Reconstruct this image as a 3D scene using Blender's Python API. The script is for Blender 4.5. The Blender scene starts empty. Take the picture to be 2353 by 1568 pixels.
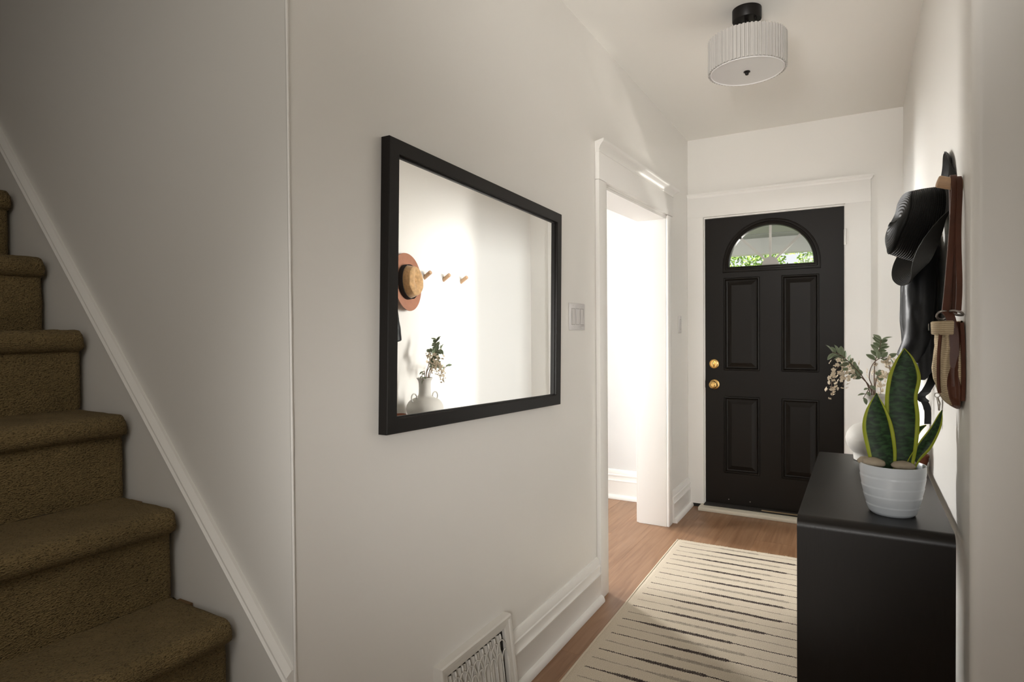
import bpy, bmesh, math, random
from mathutils import Vector, Matrix, noise
from math import sin, cos, pi, radians, sqrt, atan2
random.seed(7)
S = bpy.context.scene
COL = S.collection

# ------------------------------------------------------------------ camera
yaw, pitch, roll = radians(-29.82), radians(-.832), radians(-.434)
fwd = Vector((sin(yaw)*cos(pitch), cos(yaw)*cos(pitch), sin(pitch)))
r0 = Vector((cos(yaw), -sin(yaw), 0)); u0 = r0.cross(fwd)
rt = cos(roll)*r0 + sin(roll)*u0; up = -sin(roll)*r0 + cos(roll)*u0
cam = bpy.data.objects.new('camera', bpy.data.cameras.new('camera')); COL.objects.link(cam)
m = Matrix.Identity(4)
for i in range(3):
    m[i][0], m[i][1], m[i][2] = rt[i], up[i], -fwd[i]
m[2][3] = 1.245
cam.matrix_world = m
cam.data.sensor_width = 36; cam.data.lens = 36*1400/2353; cam.data.clip_start = .02
S.camera = cam

# ------------------------------------------------------------------ light and exposure
S.view_settings.view_transform = 'Standard'; S.view_settings.look = 'None'
S.view_settings.gamma = 1; S.view_settings.use_curve_mapping = False
S.view_settings.exposure = 0.1
W = bpy.data.worlds.new('world'); S.world = W; W.use_nodes = True
W.node_tree.nodes['Background'].inputs[0].default_value = (.93, .96, 1, 1)
W.node_tree.nodes['Background'].inputs[1].default_value = .95

def area(name, loc, target, sx, sy, power, col=(1, 1, 1), spread=180):
    l = bpy.data.lights.new(name, 'AREA'); l.shape = 'RECTANGLE'; l.size = sx; l.size_y = sy
    l.energy = power; l.color = col; l.spread = radians(spread)
    o = bpy.data.objects.new(name, l); COL.objects.link(o); o.location = loc
    o.rotation_euler = (Vector(target)-Vector(loc)).to_track_quat('-Z', 'Y').to_euler()
    return o
def lamp(name, kind, loc, energy, radius, col, target=None, cone=60):
    l = bpy.data.lights.new(name, kind); l.energy = energy; l.shadow_soft_size = radius; l.color = col
    o = bpy.data.objects.new(name, l); COL.objects.link(o); o.location = loc
    if target: o.rotation_euler = (Vector(target)-Vector(loc)).to_track_quat('-Z', 'Y').to_euler(); l.spot_size = radians(cone); l.spot_blend = 1
WARM = (1, .95, .88)
area('front_room_window_light', (-3.3, 4.66, 1.50), (.22, 3.2, 1.0), 1.1, 1.45, 122, (1, .985, .96), 80)
area('side_room_window_light', (-4.95, 2.0, 1.6), (.22, 3.75, 1.15), 1.5, 1.4, 56, (.95, .98, 1), 75)
lamp('left_wall_fill', 'SPOT', (.16, -.75, 1.2), 170, .3, (1, .97, .93), (-1.1, 2.9, .85), 44)  # added spot fill from behind the camera, brightens the left wall
lamp('stair_fill', 'POINT', (-.52, -.30, 2.0), 14, .28, (1, .94, .85))  # added point fill behind the camera; no fixture hangs here
lamp('ceiling_fill', 'SPOT', (-.30, -.25, 1.65), 216, .2, (1, .97, .93), (-.58, 3.7, 2.95), 46)  # spot fill added behind the camera to lift the far ceiling
lamp('bounce_fill', 'SPOT', (-.25, .9, .25), 11, .3, (1, .93, .84), (-.45, 2.9, 2.6), 75)  # added low spot standing in for light bounced off the floor
# glint from the drive outside, thrown up through the door's fanlight
gl = bpy.data.lights.new('driveway_glint', 'SPOT'); gl.energy = 310; gl.spot_size = radians(8); gl.spot_blend = .5; gl.shadow_soft_size = .06; gl.color = (1, .96, .88)
go = bpy.data.objects.new('driveway_glint', gl); COL.objects.link(go); go.location = (.6, 7.63, .64)
go.rotation_euler = (Vector((-.66, 4.42, 1.82))-Vector(go.location)).to_track_quat('-Z', 'Y').to_euler()
sun = bpy.data.lights.new('sun', 'SUN'); sun.energy = 10; sun.angle = radians(.6); sun.color = (1, .95, .86)
so = bpy.data.objects.new('sun', sun); COL.objects.link(so); so.rotation_euler = Vector((.25, .55, -1)).to_track_quat('-Z', 'Y').to_euler()

# ------------------------------------------------------------------ materials
def mat(name, col, rough=.5, metal=0, spec=.5, bump=0, bscale=60, var=0, vscale=5, stretch=None, sheen=0, coat=0, detail=3):
    M = bpy.data.materials.new(name); M.use_nodes = True
    N = M.node_tree.nodes; L = M.node_tree.links; B = N['Principled BSDF']
    B.inputs['Base Color'].default_value = (*col, 1); B.inputs['Roughness'].default_value = rough
    B.inputs['Metallic'].default_value = metal; B.inputs['Specular IOR Level'].default_value = spec
    if sheen: B.inputs['Sheen Weight'].default_value = sheen
    if coat: B.inputs['Coat Weight'].default_value = coat; B.inputs['Coat Roughness'].default_value = .2
    if bump or var:
        tc = N.new('ShaderNodeTexCoord'); mp = N.new('ShaderNodeMapping'); L.new(tc.outputs['Object'], mp.inputs[0])
        if stretch: mp.inputs['Scale'].default_value = stretch
    if bump:
        n = N.new('ShaderNodeTexNoise'); n.inputs['Scale'].default_value = bscale; n.inputs['Detail'].default_value = detail
        L.new(mp.outputs[0], n.inputs['Vector'])
        b = N.new('ShaderNodeBump'); b.inputs['Strength'].default_value = min(1, bump); b.inputs['Distance'].default_value = .002*max(1, bump)
        L.new(n.outputs[0], b.inputs['Height']); L.new(b.outputs[0], B.inputs['Normal'])
    if var:
        n = N.new('ShaderNodeTexNoise'); n.inputs['Scale'].default_value = vscale; n.inputs['Detail'].default_value = 5
        L.new(mp.outputs[0], n.inputs['Vector'])
        r = N.new('ShaderNodeMix'); r.data_type = 'RGBA'
        r.inputs[6].default_value = (*[c*(1-var) for c in col], 1); r.inputs[7].default_value = (*[min(1, c*(1+var)) for c in col], 1)
        mr = N.new('ShaderNodeMapRange'); mr.inputs[1].default_value = .3; mr.inputs[2].default_value = .7
        L.new(n.outputs[0], mr.inputs[0]); L.new(mr.outputs[0], r.inputs[0]); L.new(r.outputs[2], B.inputs['Base Color'])
    return M
PAINT = mat('wall_paint', (.80, .776, .732), .38, spec=.5, bump=.12, bscale=45)
STAIRP = PAINT
CEIL = mat('ceiling_paint', (.85, .825, .775), .75, spec=.2, bump=.1, bscale=70)
TRIM = mat('trim_gloss', (.83, .808, .77), .42, spec=.5, bump=.05, bscale=25)
ROOMP = mat('front_room_paint', (.68, .67, .655), .5)
BLACKP = mat('door_black', (.0095, .0075, .0058), .36, spec=.20, bump=.06, bscale=90)
BRASS = mat('brass', (.78, .52, .2), .18, metal=1)
SILVER = mat('nickel', (.62, .6, .57), .3, metal=1)
SILL = mat('sill_cream', (.62, .57, .47), .5, bump=.2, bscale=40, stretch=(2, 20, 20))
FRAMEB = mat('frame_black', (.0075, .006, .005), .42, spec=.22)
MIRROR = mat('mirror_silver', (.93, .93, .91), .0, metal=1)
PLASTIC = mat('plate_white', (.66, .635, .62), .28)
GAP = mat('dark_gap', (.02, .017, .014), .9)  # near-black for hidden fillers, the black sweep and shade painted into gaps
CONSOLE = mat('console_black', (.0050, .0034, .0022), .35, spec=.34, bump=.1, bscale=18, stretch=(40, 1.2, 1))
POT = mat('pot_white', (.56, .60, .64), .3, spec=.5, bump=.03, bscale=20)
VASE = mat('vase_white', (.55, .53, .49), .65, bump=.25, bscale=80)
TERRA = mat('terracotta', (.30, .095, .05), .5, bump=.2, bscale=60, var=.2, vscale=12)
SOIL = mat('soil', (.03, .02, .015), .95, bump=1, bscale=120)
PEBBLE = mat('pebble', (.34, .285, .21), .7, bump=.3, bscale=60, var=.2, vscale=25)
PEG = mat('peg_wood', (.50, .32, .19), .5, bump=.15, bscale=30, stretch=(1, 12, 12), var=.12, vscale=30)
STRAP = mat('bag_leather', (.078, .026, .013), .42, spec=.35, bump=.35, bscale=120, var=.25, vscale=14)
LEATHER = mat('jacket_leather', (.006, .0065, .008), .42, spec=.32, bump=.2, bscale=110)
FELT = mat('felt_rust', (.37, .17, .105), .9, spec=.2, bump=.3, bscale=200, var=.08, vscale=30, sheen=.3)
CAMEL = mat('crown_camel', (.50, .31, .15), .9, spec=.2, bump=.7, bscale=160, var=.22, vscale=60, sheen=.3)
BAND = mat('band_black', (.008, .008, .009), .8, bump=.4, bscale=200)
BARK = mat('stem_brown', (.12, .072, .045), .7)
PETAL = mat('petal_cream', (.66, .56, .42), .7, var=.15, vscale=60)
SHADE = mat('shade_white', (.46, .44, .415), .55)
DIFF = mat('diffuser_glass', (.70, .68, .67), .3)
VENTP = mat('vent_white', (.66, .63, .58), .35, bump=.15, bscale=60)
PORCH = mat('porch_grey', (.36, .37, .36), .7)
BEAM = mat('porch_white', (.75, .74, .72), .6)
GROUND = mat('yard_ground', (.22, .24, .16), .9, var=.3, vscale=3)
HEDGE = mat('hedge_leaf', (.26, .42, .07), .6, var=.5, vscale=6)

def glass_mat():
    M = bpy.data.materials.new('window_glass'); M.use_nodes = True
    N = M.node_tree.nodes; L = M.node_tree.links
    N.remove(N['Principled BSDF']); t = N.new('ShaderNodeBsdfTransparent'); g = N.new('ShaderNodeBsdfGlossy'); g.inputs['Roughness'].default_value = .02
    f = N.new('ShaderNodeFresnel'); f.inputs[0].default_value = 1.45
    x = N.new('ShaderNodeMixShader'); L.new(f.outputs[0], x.inputs[0]); L.new(t.outputs[0], x.inputs[1]); L.new(g.outputs[0], x.inputs[2])
    L.new(x.outputs[0], N['Material Output'].inputs[0]); return M
GLASS = glass_mat()

def wood_floor():
    M = bpy.data.materials.new('oak_plank'); M.use_nodes = True
    N = M.node_tree.nodes; L = M.node_tree.links; B = N['Principled BSDF']
    tc = N.new('ShaderNodeTexCoord'); oi = N.new('ShaderNodeObjectInfo')
    add = N.new('ShaderNodeVectorMath'); add.operation = 'ADD'
    mul = N.new('ShaderNodeVectorMath'); mul.operation = 'SCALE'; mul.inputs['Scale'].default_value = 37
    cmb = N.new('ShaderNodeCombineXYZ'); L.new(oi.outputs['Random'], cmb.inputs[0]); L.new(oi.outputs['Random'], cmb.inputs[1])
    L.new(cmb.outputs[0], mul.inputs[0]); L.new(tc.outputs['Object'], add.inputs[0]); L.new(mul.outputs[0], add.inputs[1])
    mp = N.new('ShaderNodeMapping'); mp.inputs['Scale'].default_value = (14, .9, 14); L.new(add.outputs[0], mp.inputs[0])
    n = N.new('ShaderNodeTexNoise'); n.inputs['Scale'].default_value = 3; n.inputs['Detail'].default_value = 7; n.inputs['Distortion'].default_value = .6; L.new(mp.outputs[0], n.inputs['Vector'])
    cr = N.new('ShaderNodeValToRGB'); cr.color_ramp.elements[0].position = .3; cr.color_ramp.elements[1].position = .75
    cr.color_ramp.elements[0].color = (.21, .104, .05, 1); cr.color_ramp.elements[1].color = (.335, .19, .106, 1)
    L.new(n.outputs[0], cr.inputs[0])
    hs = N.new('ShaderNodeHueSaturation'); L.new(cr.outputs[0], hs.inputs['Color'])
    mr = N.new('ShaderNodeMapRange'); mr.inputs[3].default_value = .85; mr.inputs[4].default_value = 1.15; L.new(oi.outputs['Random'], mr.inputs[0]); L.new(mr.outputs[0], hs.inputs['Value'])
    L.new(hs.outputs[0], B.inputs['Base Color']); B.inputs['Roughness'].default_value = .42
    b = N.new('ShaderNodeBump'); b.inputs['Strength'].default_value = .15; b.inputs['Distance'].default_value = .001; L.new(n.outputs[0], b.inputs['Height']); L.new(b.outputs[0], B.inputs['Normal'])
    return M
OAK = wood_floor()

def carpet_mat():
    M = bpy.data.materials.new('stair_carpet'); M.use_nodes = True
    N = M.node_tree.nodes; L = M.node_tree.links; B = N['Principled BSDF']
    tc = N.new('ShaderNodeTexCoord'); geo = N.new('ShaderNodeNewGeometry')
    mp = N.new('ShaderNodeMapping'); mp.inputs['Scale'].default_value = (1, .55, 1); L.new(geo.outputs['Position'], mp.inputs[0])
    v = N.new('ShaderNodeTexVoronoi'); v.inputs['Scale'].default_value = 400; v.inputs['Randomness'].default_value = .9; L.new(mp.outputs[0], v.inputs['Vector'])
    n = N.new('ShaderNodeTexNoise'); n.inputs['Scale'].default_value = 240; n.inputs['Detail'].default_value = 4; L.new(mp.outputs[0], n.inputs['Vector'])
    n2 = N.new('ShaderNodeTexNoise'); n2.inputs['Scale'].default_value = 9; n2.inputs['Detail'].default_value = 3; L.new(geo.outputs['Position'], n2.inputs['Vector'])
    ad = N.new('ShaderNodeMath'); ad.operation = 'MULTIPLY_ADD'; ad.inputs[1].default_value = 1.4; L.new(n.outputs[0], ad.inputs[0]); L.new(v.outputs['Distance'], ad.inputs[2])
    cr = N.new('ShaderNodeValToRGB'); E = cr.color_ramp.elements
    E[0].position = .72; E[0].color = (.075, .052, .020, 1); E[1].position = 1.0; E[1].color = (.235, .17, .080, 1)
    e = E.new(.86); e.color = (.125, .088, .038, 1)
    L.new(ad.outputs[0], cr.inputs[0])
    mx = N.new('ShaderNodeMix'); mx.data_type = 'RGBA'; mx.blend_type = 'MULTIPLY'; mx.inputs[0].default_value = .5
    c2 = N.new('ShaderNodeValToRGB'); c2.color_ramp.elements[0].color = (.6, .6, .6, 1); c2.color_ramp.elements[0].position = .35; c2.color_ramp.elements[1].position = .65
    L.new(n2.outputs[0], c2.inputs[0]); L.new(cr.outputs[0], mx.inputs[6]); L.new(c2.outputs[0], mx.inputs[7]); L.new(mx.outputs[2], B.inputs['Base Color'])
    B.inputs['Roughness'].default_value = .95; B.inputs['Specular IOR Level'].default_value = .1; B.inputs['Sheen Weight'].default_value = .03
    b = N.new('ShaderNodeBump'); b.inputs['Strength'].default_value = 1; b.inputs['Distance'].default_value = .0035; L.new(ad.outputs[0], b.inputs['Height']); L.new(b.outputs[0], B.inputs['Normal'])
    return M
CARPET = carpet_mat()

def rug_mat():
    """cream wool with woven stripes 71 mm apart, alternately charcoal and grey, swelling and thinning along each row"""
    M = bpy.data.materials.new('rug_wool'); M.use_nodes = True
    N = M.node_tree.nodes; L = M.node_tree.links; B = N['Principled BSDF']
    def math_(op, a, b=None, c=None):
        x = N.new('ShaderNodeMath'); x.operation = op
        for k, val in enumerate((a, b, c)):
            if val is None: continue
            if isinstance(val, (int, float)): x.inputs[k].default_value = val
            else: L.new(val, x.inputs[k])
        return x.outputs[0]
    uv = N.new('ShaderNodeUVMap'); sp = N.new('ShaderNodeSeparateXYZ'); L.new(uv.outputs[0], sp.inputs[0])
    U, V = sp.outputs[0], sp.outputs[1]                      # metres across from the left edge, metres from the far end
    n = N.new('ShaderNodeTexNoise'); n.inputs['Scale'].default_value = 55; n.inputs['Detail'].default_value = 3; L.new(uv.outputs[0], n.inputs['Vector'])
    zig = N.new('ShaderNodeTexNoise'); zig.inputs['Scale'].default_value = 260; zig.inputs['Detail'].default_value = 1; L.new(uv.outputs[0], zig.inputs['Vector'])
    # sawtooth wobble of the thread
    saw = math_('MULTIPLY', math_('PINGPONG', math_('ADD', U, math_('MULTIPLY', n.outputs[0], .012)), .0045), .95)
    v2 = math_('ADD', V, math_('ADD', math_('MULTIPLY', math_('SUBTRACT', n.outputs[0], .5), .008), saw))
    t = math_('DIVIDE', math_('SUBTRACT', v2, .0122), .0710)
    row = math_('FLOOR', t); fr = math_('SUBTRACT', math_('FRACT', t), .5)
    dist = math_('MULTIPLY', math_('ABSOLUTE', fr), .0710)
    odd = math_('MODULO', row, 2.0)
    cmb = N.new('ShaderNodeCombineXYZ'); L.new(row, cmb.inputs[0])
    wn = N.new('ShaderNodeTexWhiteNoise'); wn.noise_dimensions = '3D'; L.new(cmb.outputs[0], wn.inputs['Vector'])
    ws = N.new('ShaderNodeSeparateColor'); L.new(wn.outputs['Color'], ws.inputs[0])
    st = math_('MULTIPLY_ADD', ws.outputs[0], .26, .09); en = math_('MULTIPLY_ADD', ws.outputs[1], .22, .43)
    def smooth(a, lo, w):
        x = N.new('ShaderNodeMapRange'); x.interpolation_type = 'SMOOTHSTEP'; L.new(a, x.inputs[0]); L.new(math_('SUBTRACT', lo, w), x.inputs[1]); L.new(math_('ADD', lo, w), x.inputs[2]); return x.outputs[0]
    bold = math_('MULTIPLY', smooth(U, st, .06), math_('SUBTRACT', 1, smooth(U, en, .01)))
    wd = math_('MULTIPLY_ADD', bold, .0042, .0022)
    wd = math_('MULTIPLY', wd, math_('MULTIPLY_ADD', zig.outputs[0], 1.3, .45))
    soft = math_('MULTIPLY_ADD', bold, .0040, .0018)
    mask = N.new('ShaderNodeMapRange'); mask.interpolation_type = 'SMOOTHSTEP'
    L.new(math_('SUBTRACT', dist, wd), mask.inputs[0]); mask.inputs[1].default_value = 0; L.new(soft, mask.inputs[2]); mask.inputs[3].default_value = 1; mask.inputs[4].default_value = 0
    inset = smooth(U, .038, .002)
    isd = odd                                               # odd rows charcoal, even rows grey
    strength = math_('MULTIPLY_ADD', isd, .5, math_('MULTIPLY_ADD', n.outputs[0], .75, .08))
    strength = math_('MINIMUM', strength, 1.0)
    fac = math_('MULTIPLY', math_('MULTIPLY', mask.outputs[0], inset), strength)
    lim = math_('MULTIPLY', fac, math_('MULTIPLY_ADD', zig.outputs[0], .5, .75))
    lim = math_('MINIMUM', lim, 1.0)
    cc = N.new('ShaderNodeMix'); cc.data_type = 'RGBA'
    nz = N.new('ShaderNodeTexNoise'); nz.inputs['Scale'].default_value = 320; nz.inputs['Detail'].default_value = 2; L.new(uv.outputs[0], nz.inputs['Vector'])
    cr = N.new('ShaderNodeValToRGB'); cr.color_ramp.elements[0].position = .3; cr.color_ramp.elements[1].position = .7
    cr.color_ramp.elements[0].color = (.50, .425, .325, 1); cr.color_ramp.elements[1].color = (.70, .62, .50, 1); L.new(nz.outputs[0], cr.inputs[0])
    L.new(lim, cc.inputs[0]); L.new(cr.outputs[0], cc.inputs[6]); cc.inputs[7].default_value = (.045, .032, .03, 1)
    L.new(cc.outputs[2], B.inputs['Base Color']); B.inputs['Roughness'].default_value = .95; B.inputs['Specular IOR Level'].default_value = .1
    h = math_('MULTIPLY_ADD', lim, .3, nz.outputs[0])
    b = N.new('ShaderNodeBump'); b.inputs['Strength'].default_value = .9; b.inputs['Distance'].default_value = .003; L.new(h, b.inputs['Height']); L.new(b.outputs[0], B.inputs['Normal'])
    return M
RUG = rug_mat()

def snake_mat():
    M = bpy.data.materials.new('snake_plant_leaf'); M.use_nodes = True
    N = M.node_tree.nodes; L = M.node_tree.links; B = N['Principled BSDF']
    uv = N.new('ShaderNodeUVMap'); sp = N.new('ShaderNodeSeparateXYZ'); L.new(uv.outputs[0], sp.inputs[0])
    n = N.new('ShaderNodeTexNoise'); n.inputs['Scale'].default_value = 6; n.inputs['Detail'].default_value = 3; L.new(uv.outputs[0], n.inputs['Vector'])
    def m_(op, a, b=None, c=None):
        x = N.new('ShaderNodeMath'); x.operation = op
        for k, val in enumerate((a, b, c)):
            if val is None: continue
            if isinstance(val, (int, float)): x.inputs[k].default_value = val
            else: L.new(val, x.inputs[k])
        return x.outputs[0]
    e = m_('ADD', m_('ABSOLUTE', sp.outputs[0]), m_('MULTIPLY_ADD', n.outputs[0], .16, -.08))
    mr = N.new('ShaderNodeMapRange'); mr.inputs[1].default_value = .74; mr.inputs[2].default_value = .80; L.new(e, mr.inputs[0])
    mp = N.new('ShaderNodeMapping'); mp.inputs['Scale'].default_value = (1.1, 75, 1); L.new(uv.outputs[0], mp.inputs[0])
    w = N.new('ShaderNodeTexNoise'); w.inputs['Scale'].default_value = 1.6; w.inputs['Detail'].default_value = 3; w.inputs['Distortion'].default_value = .5; L.new(mp.outputs[0], w.inputs['Vector'])
    cr = N.new('ShaderNodeValToRGB'); cr.color_ramp.elements[0].position = .42; cr.color_ramp.elements[1].position = .62
    cr.color_ramp.elements[0].color = (.006, .018, .005, 1); cr.color_ramp.elements[1].color = (.018, .055, .014, 1); L.new(w.outputs[0], cr.inputs[0])
    mx = N.new('ShaderNodeMix'); mx.data_type = 'RGBA'; L.new(mr.outputs[0], mx.inputs[0]); L.new(cr.outputs[0], mx.inputs[6]); mx.inputs[7].default_value = (.27, .31, .02, 1)
    L.new(mx.outputs[2], B.inputs['Base Color']); B.inputs['Roughness'].default_value = .45; B.inputs['Specular IOR Level'].default_value = .22
    return M
SNAKE = snake_mat()

def leaf_mat(name, a, b):
    M = mat(name, a, .6); N = M.node_tree.nodes; L = M.node_tree.links
    uv = N.new('ShaderNodeUVMap'); sp = N.new('ShaderNodeSeparateXYZ'); L.new(uv.outputs[0], sp.inputs[0])
    x = N.new('ShaderNodeMath'); x.operation = 'ABSOLUTE'; L.new(sp.outputs[0], x.inputs[0])
    mr = N.new('ShaderNodeMapRange'); mr.inputs[1].default_value = 0; mr.inputs[2].default_value = 1; L.new(x.outputs[0], mr.inputs[0])
    mx = N.new('ShaderNodeMix'); mx.data_type = 'RGBA'; L.new(mr.outputs[0], mx.inputs[0]); mx.inputs[6].default_value = (*a, 1); mx.inputs[7].default_value = (*b, 1)
    L.new(mx.outputs[2], N['Principled BSDF'].inputs['Base Color']); return M
SAGE = leaf_mat('leaf_sage', (.13, .17, .09), (.22, .26, .17))

def canvas_mat():
    M = mat('bag_canvas', (.47, .37, .235), .85, spec=.2); N = M.node_tree.nodes; L = M.node_tree.links; B = N['Principled BSDF']
    tc = N.new('ShaderNodeTexCoord')
    w = N.new('ShaderNodeTexWave'); w.bands_direction = 'Z'; w.inputs['Scale'].default_value = 62; w.inputs['Distortion'].default_value = 1.2; w.inputs['Detail'].default_value = 2
    L.new(tc.outputs['Object'], w.inputs['Vector'])
    cr = N.new('ShaderNodeValToRGB'); cr.color_ramp.elements[0].color = (.33, .25, .15, 1); cr.color_ramp.elements[1].color = (.52, .42, .28, 1); L.new(w.outputs['Fac'], cr.inputs[0]); L.new(cr.outputs[0], B.inputs['Base Color'])
    b = N.new('ShaderNodeBump'); b.inputs['Strength'].default_value = .6; b.inputs['Distance'].default_value = .0015; L.new(w.outputs['Fac'], b.inputs['Height']); L.new(b.outputs[0], B.inputs['Normal'])
    return M
CANVAS = canvas_mat()
STRAWM = mat('straw_black', (.0075, .0075, .0065), .5, spec=.28, bump=.3, bscale=260)

# ------------------------------------------------------------------ mesh helpers
def wloc(o):
    v = Vector((0, 0, 0))
    while o: v += o.location; o = o.parent
    return v
def mobj(name, verts, faces, m, parent=None, smooth=False, uvs=None, label=None):
    """link a mesh given in world coordinates as one object"""
    if parent is not None:
        off = wloc(parent); verts = [Vector(v)-off for v in verts]
        loc = Vector((0, 0, 0))
    else:
        loc = None
    me = bpy.data.meshes.new(name); me.from_pydata([tuple(v) for v in verts], [], faces)
    if uvs:
        ul = me.uv_layers.new(name='UVMap')
        for lp in me.loops: ul.data[lp.index].uv = uvs[lp.vertex_index]
    bm = bmesh.new(); bm.from_mesh(me); bmesh.ops.recalc_face_normals(bm, faces=bm.faces); bm.to_mesh(me); bm.free()
    for p in me.polygons: p.use_smooth = smooth
    if isinstance(m, (list, tuple)):
        for k in m: me.materials.append(k)
    else: me.materials.append(m)
    o = bpy.data.objects.new(name, me); COL.objects.link(o)
    if parent is not None: o.parent = parent
    if label: o['label'] = label
    return o
def smooth_angle(o, a=40):
    me = o.data
    for p in me.polygons: p.use_smooth = True
    me.set_sharp_from_angle(angle=radians(a))
def thing(name, label, cat, loc, group=None):
    o = bpy.data.objects.new(name, None); COL.objects.link(o); o.location = loc; o.empty_display_size = .05
    o['label'] = label; o['category'] = cat
    if group: o['group'] = group
    return o
def tag(o, label, cat, group=None, kind=None):
    o['label'] = label; o['category'] = cat
    if group: o['group'] = group
    if kind: o['kind'] = kind
    return o
def structure(o, label=None):
    o['kind'] = 'structure'
    if label: o['label'] = label
    return o
def struct_empty(name, loc, label=None):
    o = bpy.data.objects.new(name, None); COL.objects.link(o); o.location = loc; return structure(o, label)
class MB:
    def __init__(s): s.v = []; s.f = []
    def add(s, v, f):
        n = len(s.v); s.v += [Vector(p) for p in v]; s.f += [tuple(i+n for i in q) for q in f]; return s
    def box(s, x0, x1, y0, y1, z0, z1):
        return s.add([(x0, y0, z0), (x1, y0, z0), (x1, y1, z0), (x0, y1, z0), (x0, y0, z1), (x1, y0, z1), (x1, y1, z1), (x0, y1, z1)],
                     [(0, 3, 2, 1), (4, 5, 6, 7), (0, 1, 5, 4), (1, 2, 6, 5), (2, 3, 7, 6), (3, 0, 4, 7)])
    def hexa(s, P): return s.add(P, [(0, 3, 2, 1), (4, 5, 6, 7), (0, 1, 5, 4), (1, 2, 6, 5), (2, 3, 7, 6), (3, 0, 4, 7)])
    def tube(s, pts, r, n=8, cap=True, flat=None):
        pts = [Vector(p) for p in pts]; k = len(pts); rs = r if isinstance(r, (list, tuple)) else [r]*k
        t0 = (pts[1]-pts[0]).normalized(); a = t0.orthogonal().normalized(); V = []
        for i, p in enumerate(pts):
            t = (pts[min(i+1, k-1)]-pts[max(i-1, 0)]).normalized(); a = (a-t*a.dot(t)).normalized(); b = t.cross(a)
            V += [p+a*(rs[i]*cos(2*pi*j/n))+b*(rs[i]*sin(2*pi*j/n)) for j in range(n)]
        F = [(i*n+j, i*n+(j+1) % n, (i+1)*n+(j+1) % n, (i+1)*n+j) for i in range(k-1) for j in range(n)]
        if cap: F += [tuple(range(n))[::-1], tuple((k-1)*n+j for j in range(n))]
        return s.add(V, F)
    def lathe(s, prof, c=(0, 0, 0), n=48, axis=(0, 0, 1), cap0=True, cap1=True, mod=None):
        ax = Vector(axis).normalized(); a = ax.orthogonal().normalized() if abs(ax.z) < .999 else Vector((1, 0, 0)); b = ax.cross(a); c = Vector(c); V = []
        for i, (r, h) in enumerate(prof):
            for j in range(n):
                t = 2*pi*j/n; rr = r*(mod(i, t) if mod else 1)
                V.append(c+ax*h+a*(rr*cos(t))+b*(rr*sin(t)))
        k = len(prof); F = [(i*n+j, i*n+(j+1) % n, (i+1)*n+(j+1) % n, (i+1)*n+j) for i in range(k-1) for j in range(n)]
        if cap0: F.append(tuple(range(n))[::-1])
        if cap1: F.append(tuple((k-1)*n+j for j in range(n)))
        return s.add(V, F)
    def grid(s, rows, close_u=False):
        k = len(rows); n = len(rows[0]); V = [p for r in rows for p in r]
        F = [(i*n+j, i*n+(j+1) % n, (i+1)*n+(j+1) % n, (i+1)*n+j) for i in range(k-1) for j in range(n if close_u else n-1)]
        return s.add(V, F)
    def build(s, name, m, parent=None, smooth=False, bevel=0, angle=None, label=None, tf=None):
        if tf: s.v = [Vector(tf(p)) for p in s.v]
        o = mobj(name, s.v, s.f, m, parent, smooth, label=label)
        if bevel:
            bm = bmesh.new(); bm.from_mesh(o.data)
            bmesh.ops.bevel(bm, geom=[e for e in bm.edges if e.is_manifold and e.calc_face_angle(0) > .5], offset=bevel, segments=2, affect='EDGES', profile=.5)
            bm.to_mesh(o.data); bm.free(); smooth_angle(o, 35)
        if angle: smooth_angle(o, angle)
        return o
def extrude_profile(prof, P0, P1, out, name, m, parent=None, tf=None, angle=40, miter0=0, miter1=0):
    """profile (d, z) swept from P0 to P1 on a wall; d along 'out'; miter shifts the ends by d"""
    P0, P1, out = Vector(P0), Vector(P1), Vector(out); t = (P1-P0).normalized()
    A = [P0+out*d+Vector((0, 0, z))-t*(d*miter0) for d, z in prof]; B = [P1+out*d+Vector((0, 0, z))+t*(d*miter1) for d, z in prof]
    n = len(prof); mb = MB(); mb.add(A+B, [(i, (i+1) % n, n+(i+1) % n, n+i) for i in range(n)]+[tuple(range(n)), tuple(range(2*n-1, n-1, -1))])
    return mb.build(name, m, parent, angle=angle, tf=tf)
def frame_sweep(x0, x1, z0, z1, prof, to3):
    """rectangular moulding: prof = (inward offset, height) pairs; to3 maps (x, z, h) to a point"""
    mb = MB(); V = []
    for o, h in prof:
        for (x, z) in ((x0+o, z0+o), (x1-o, z0+o), (x1-o, z1-o), (x0+o, z1-o)): V.append(to3(x, z, h))
    F = [(i*4+j, i*4+(j+1) % 4, (i+1)*4+(j+1) % 4, (i+1)*4+j) for i in range(len(prof)-1) for j in range(4)]
    mb.add(V, F); return mb

# left wall is a hair out of square: x as a function of y
def LX(y): return -1.052-.006*(y-.9)
def L3(p):       # maps (d off wall, y, z) to world
    return (LX(p[1])+p[0], p[1], p[2])
WR = .22; YE = 4.405; YC = 1.745; CZ = 2.595; YS = .89
def zh(y): return 1.925+.028*(y-2.73)/1.09     # head of the opening, slightly out of level

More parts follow.
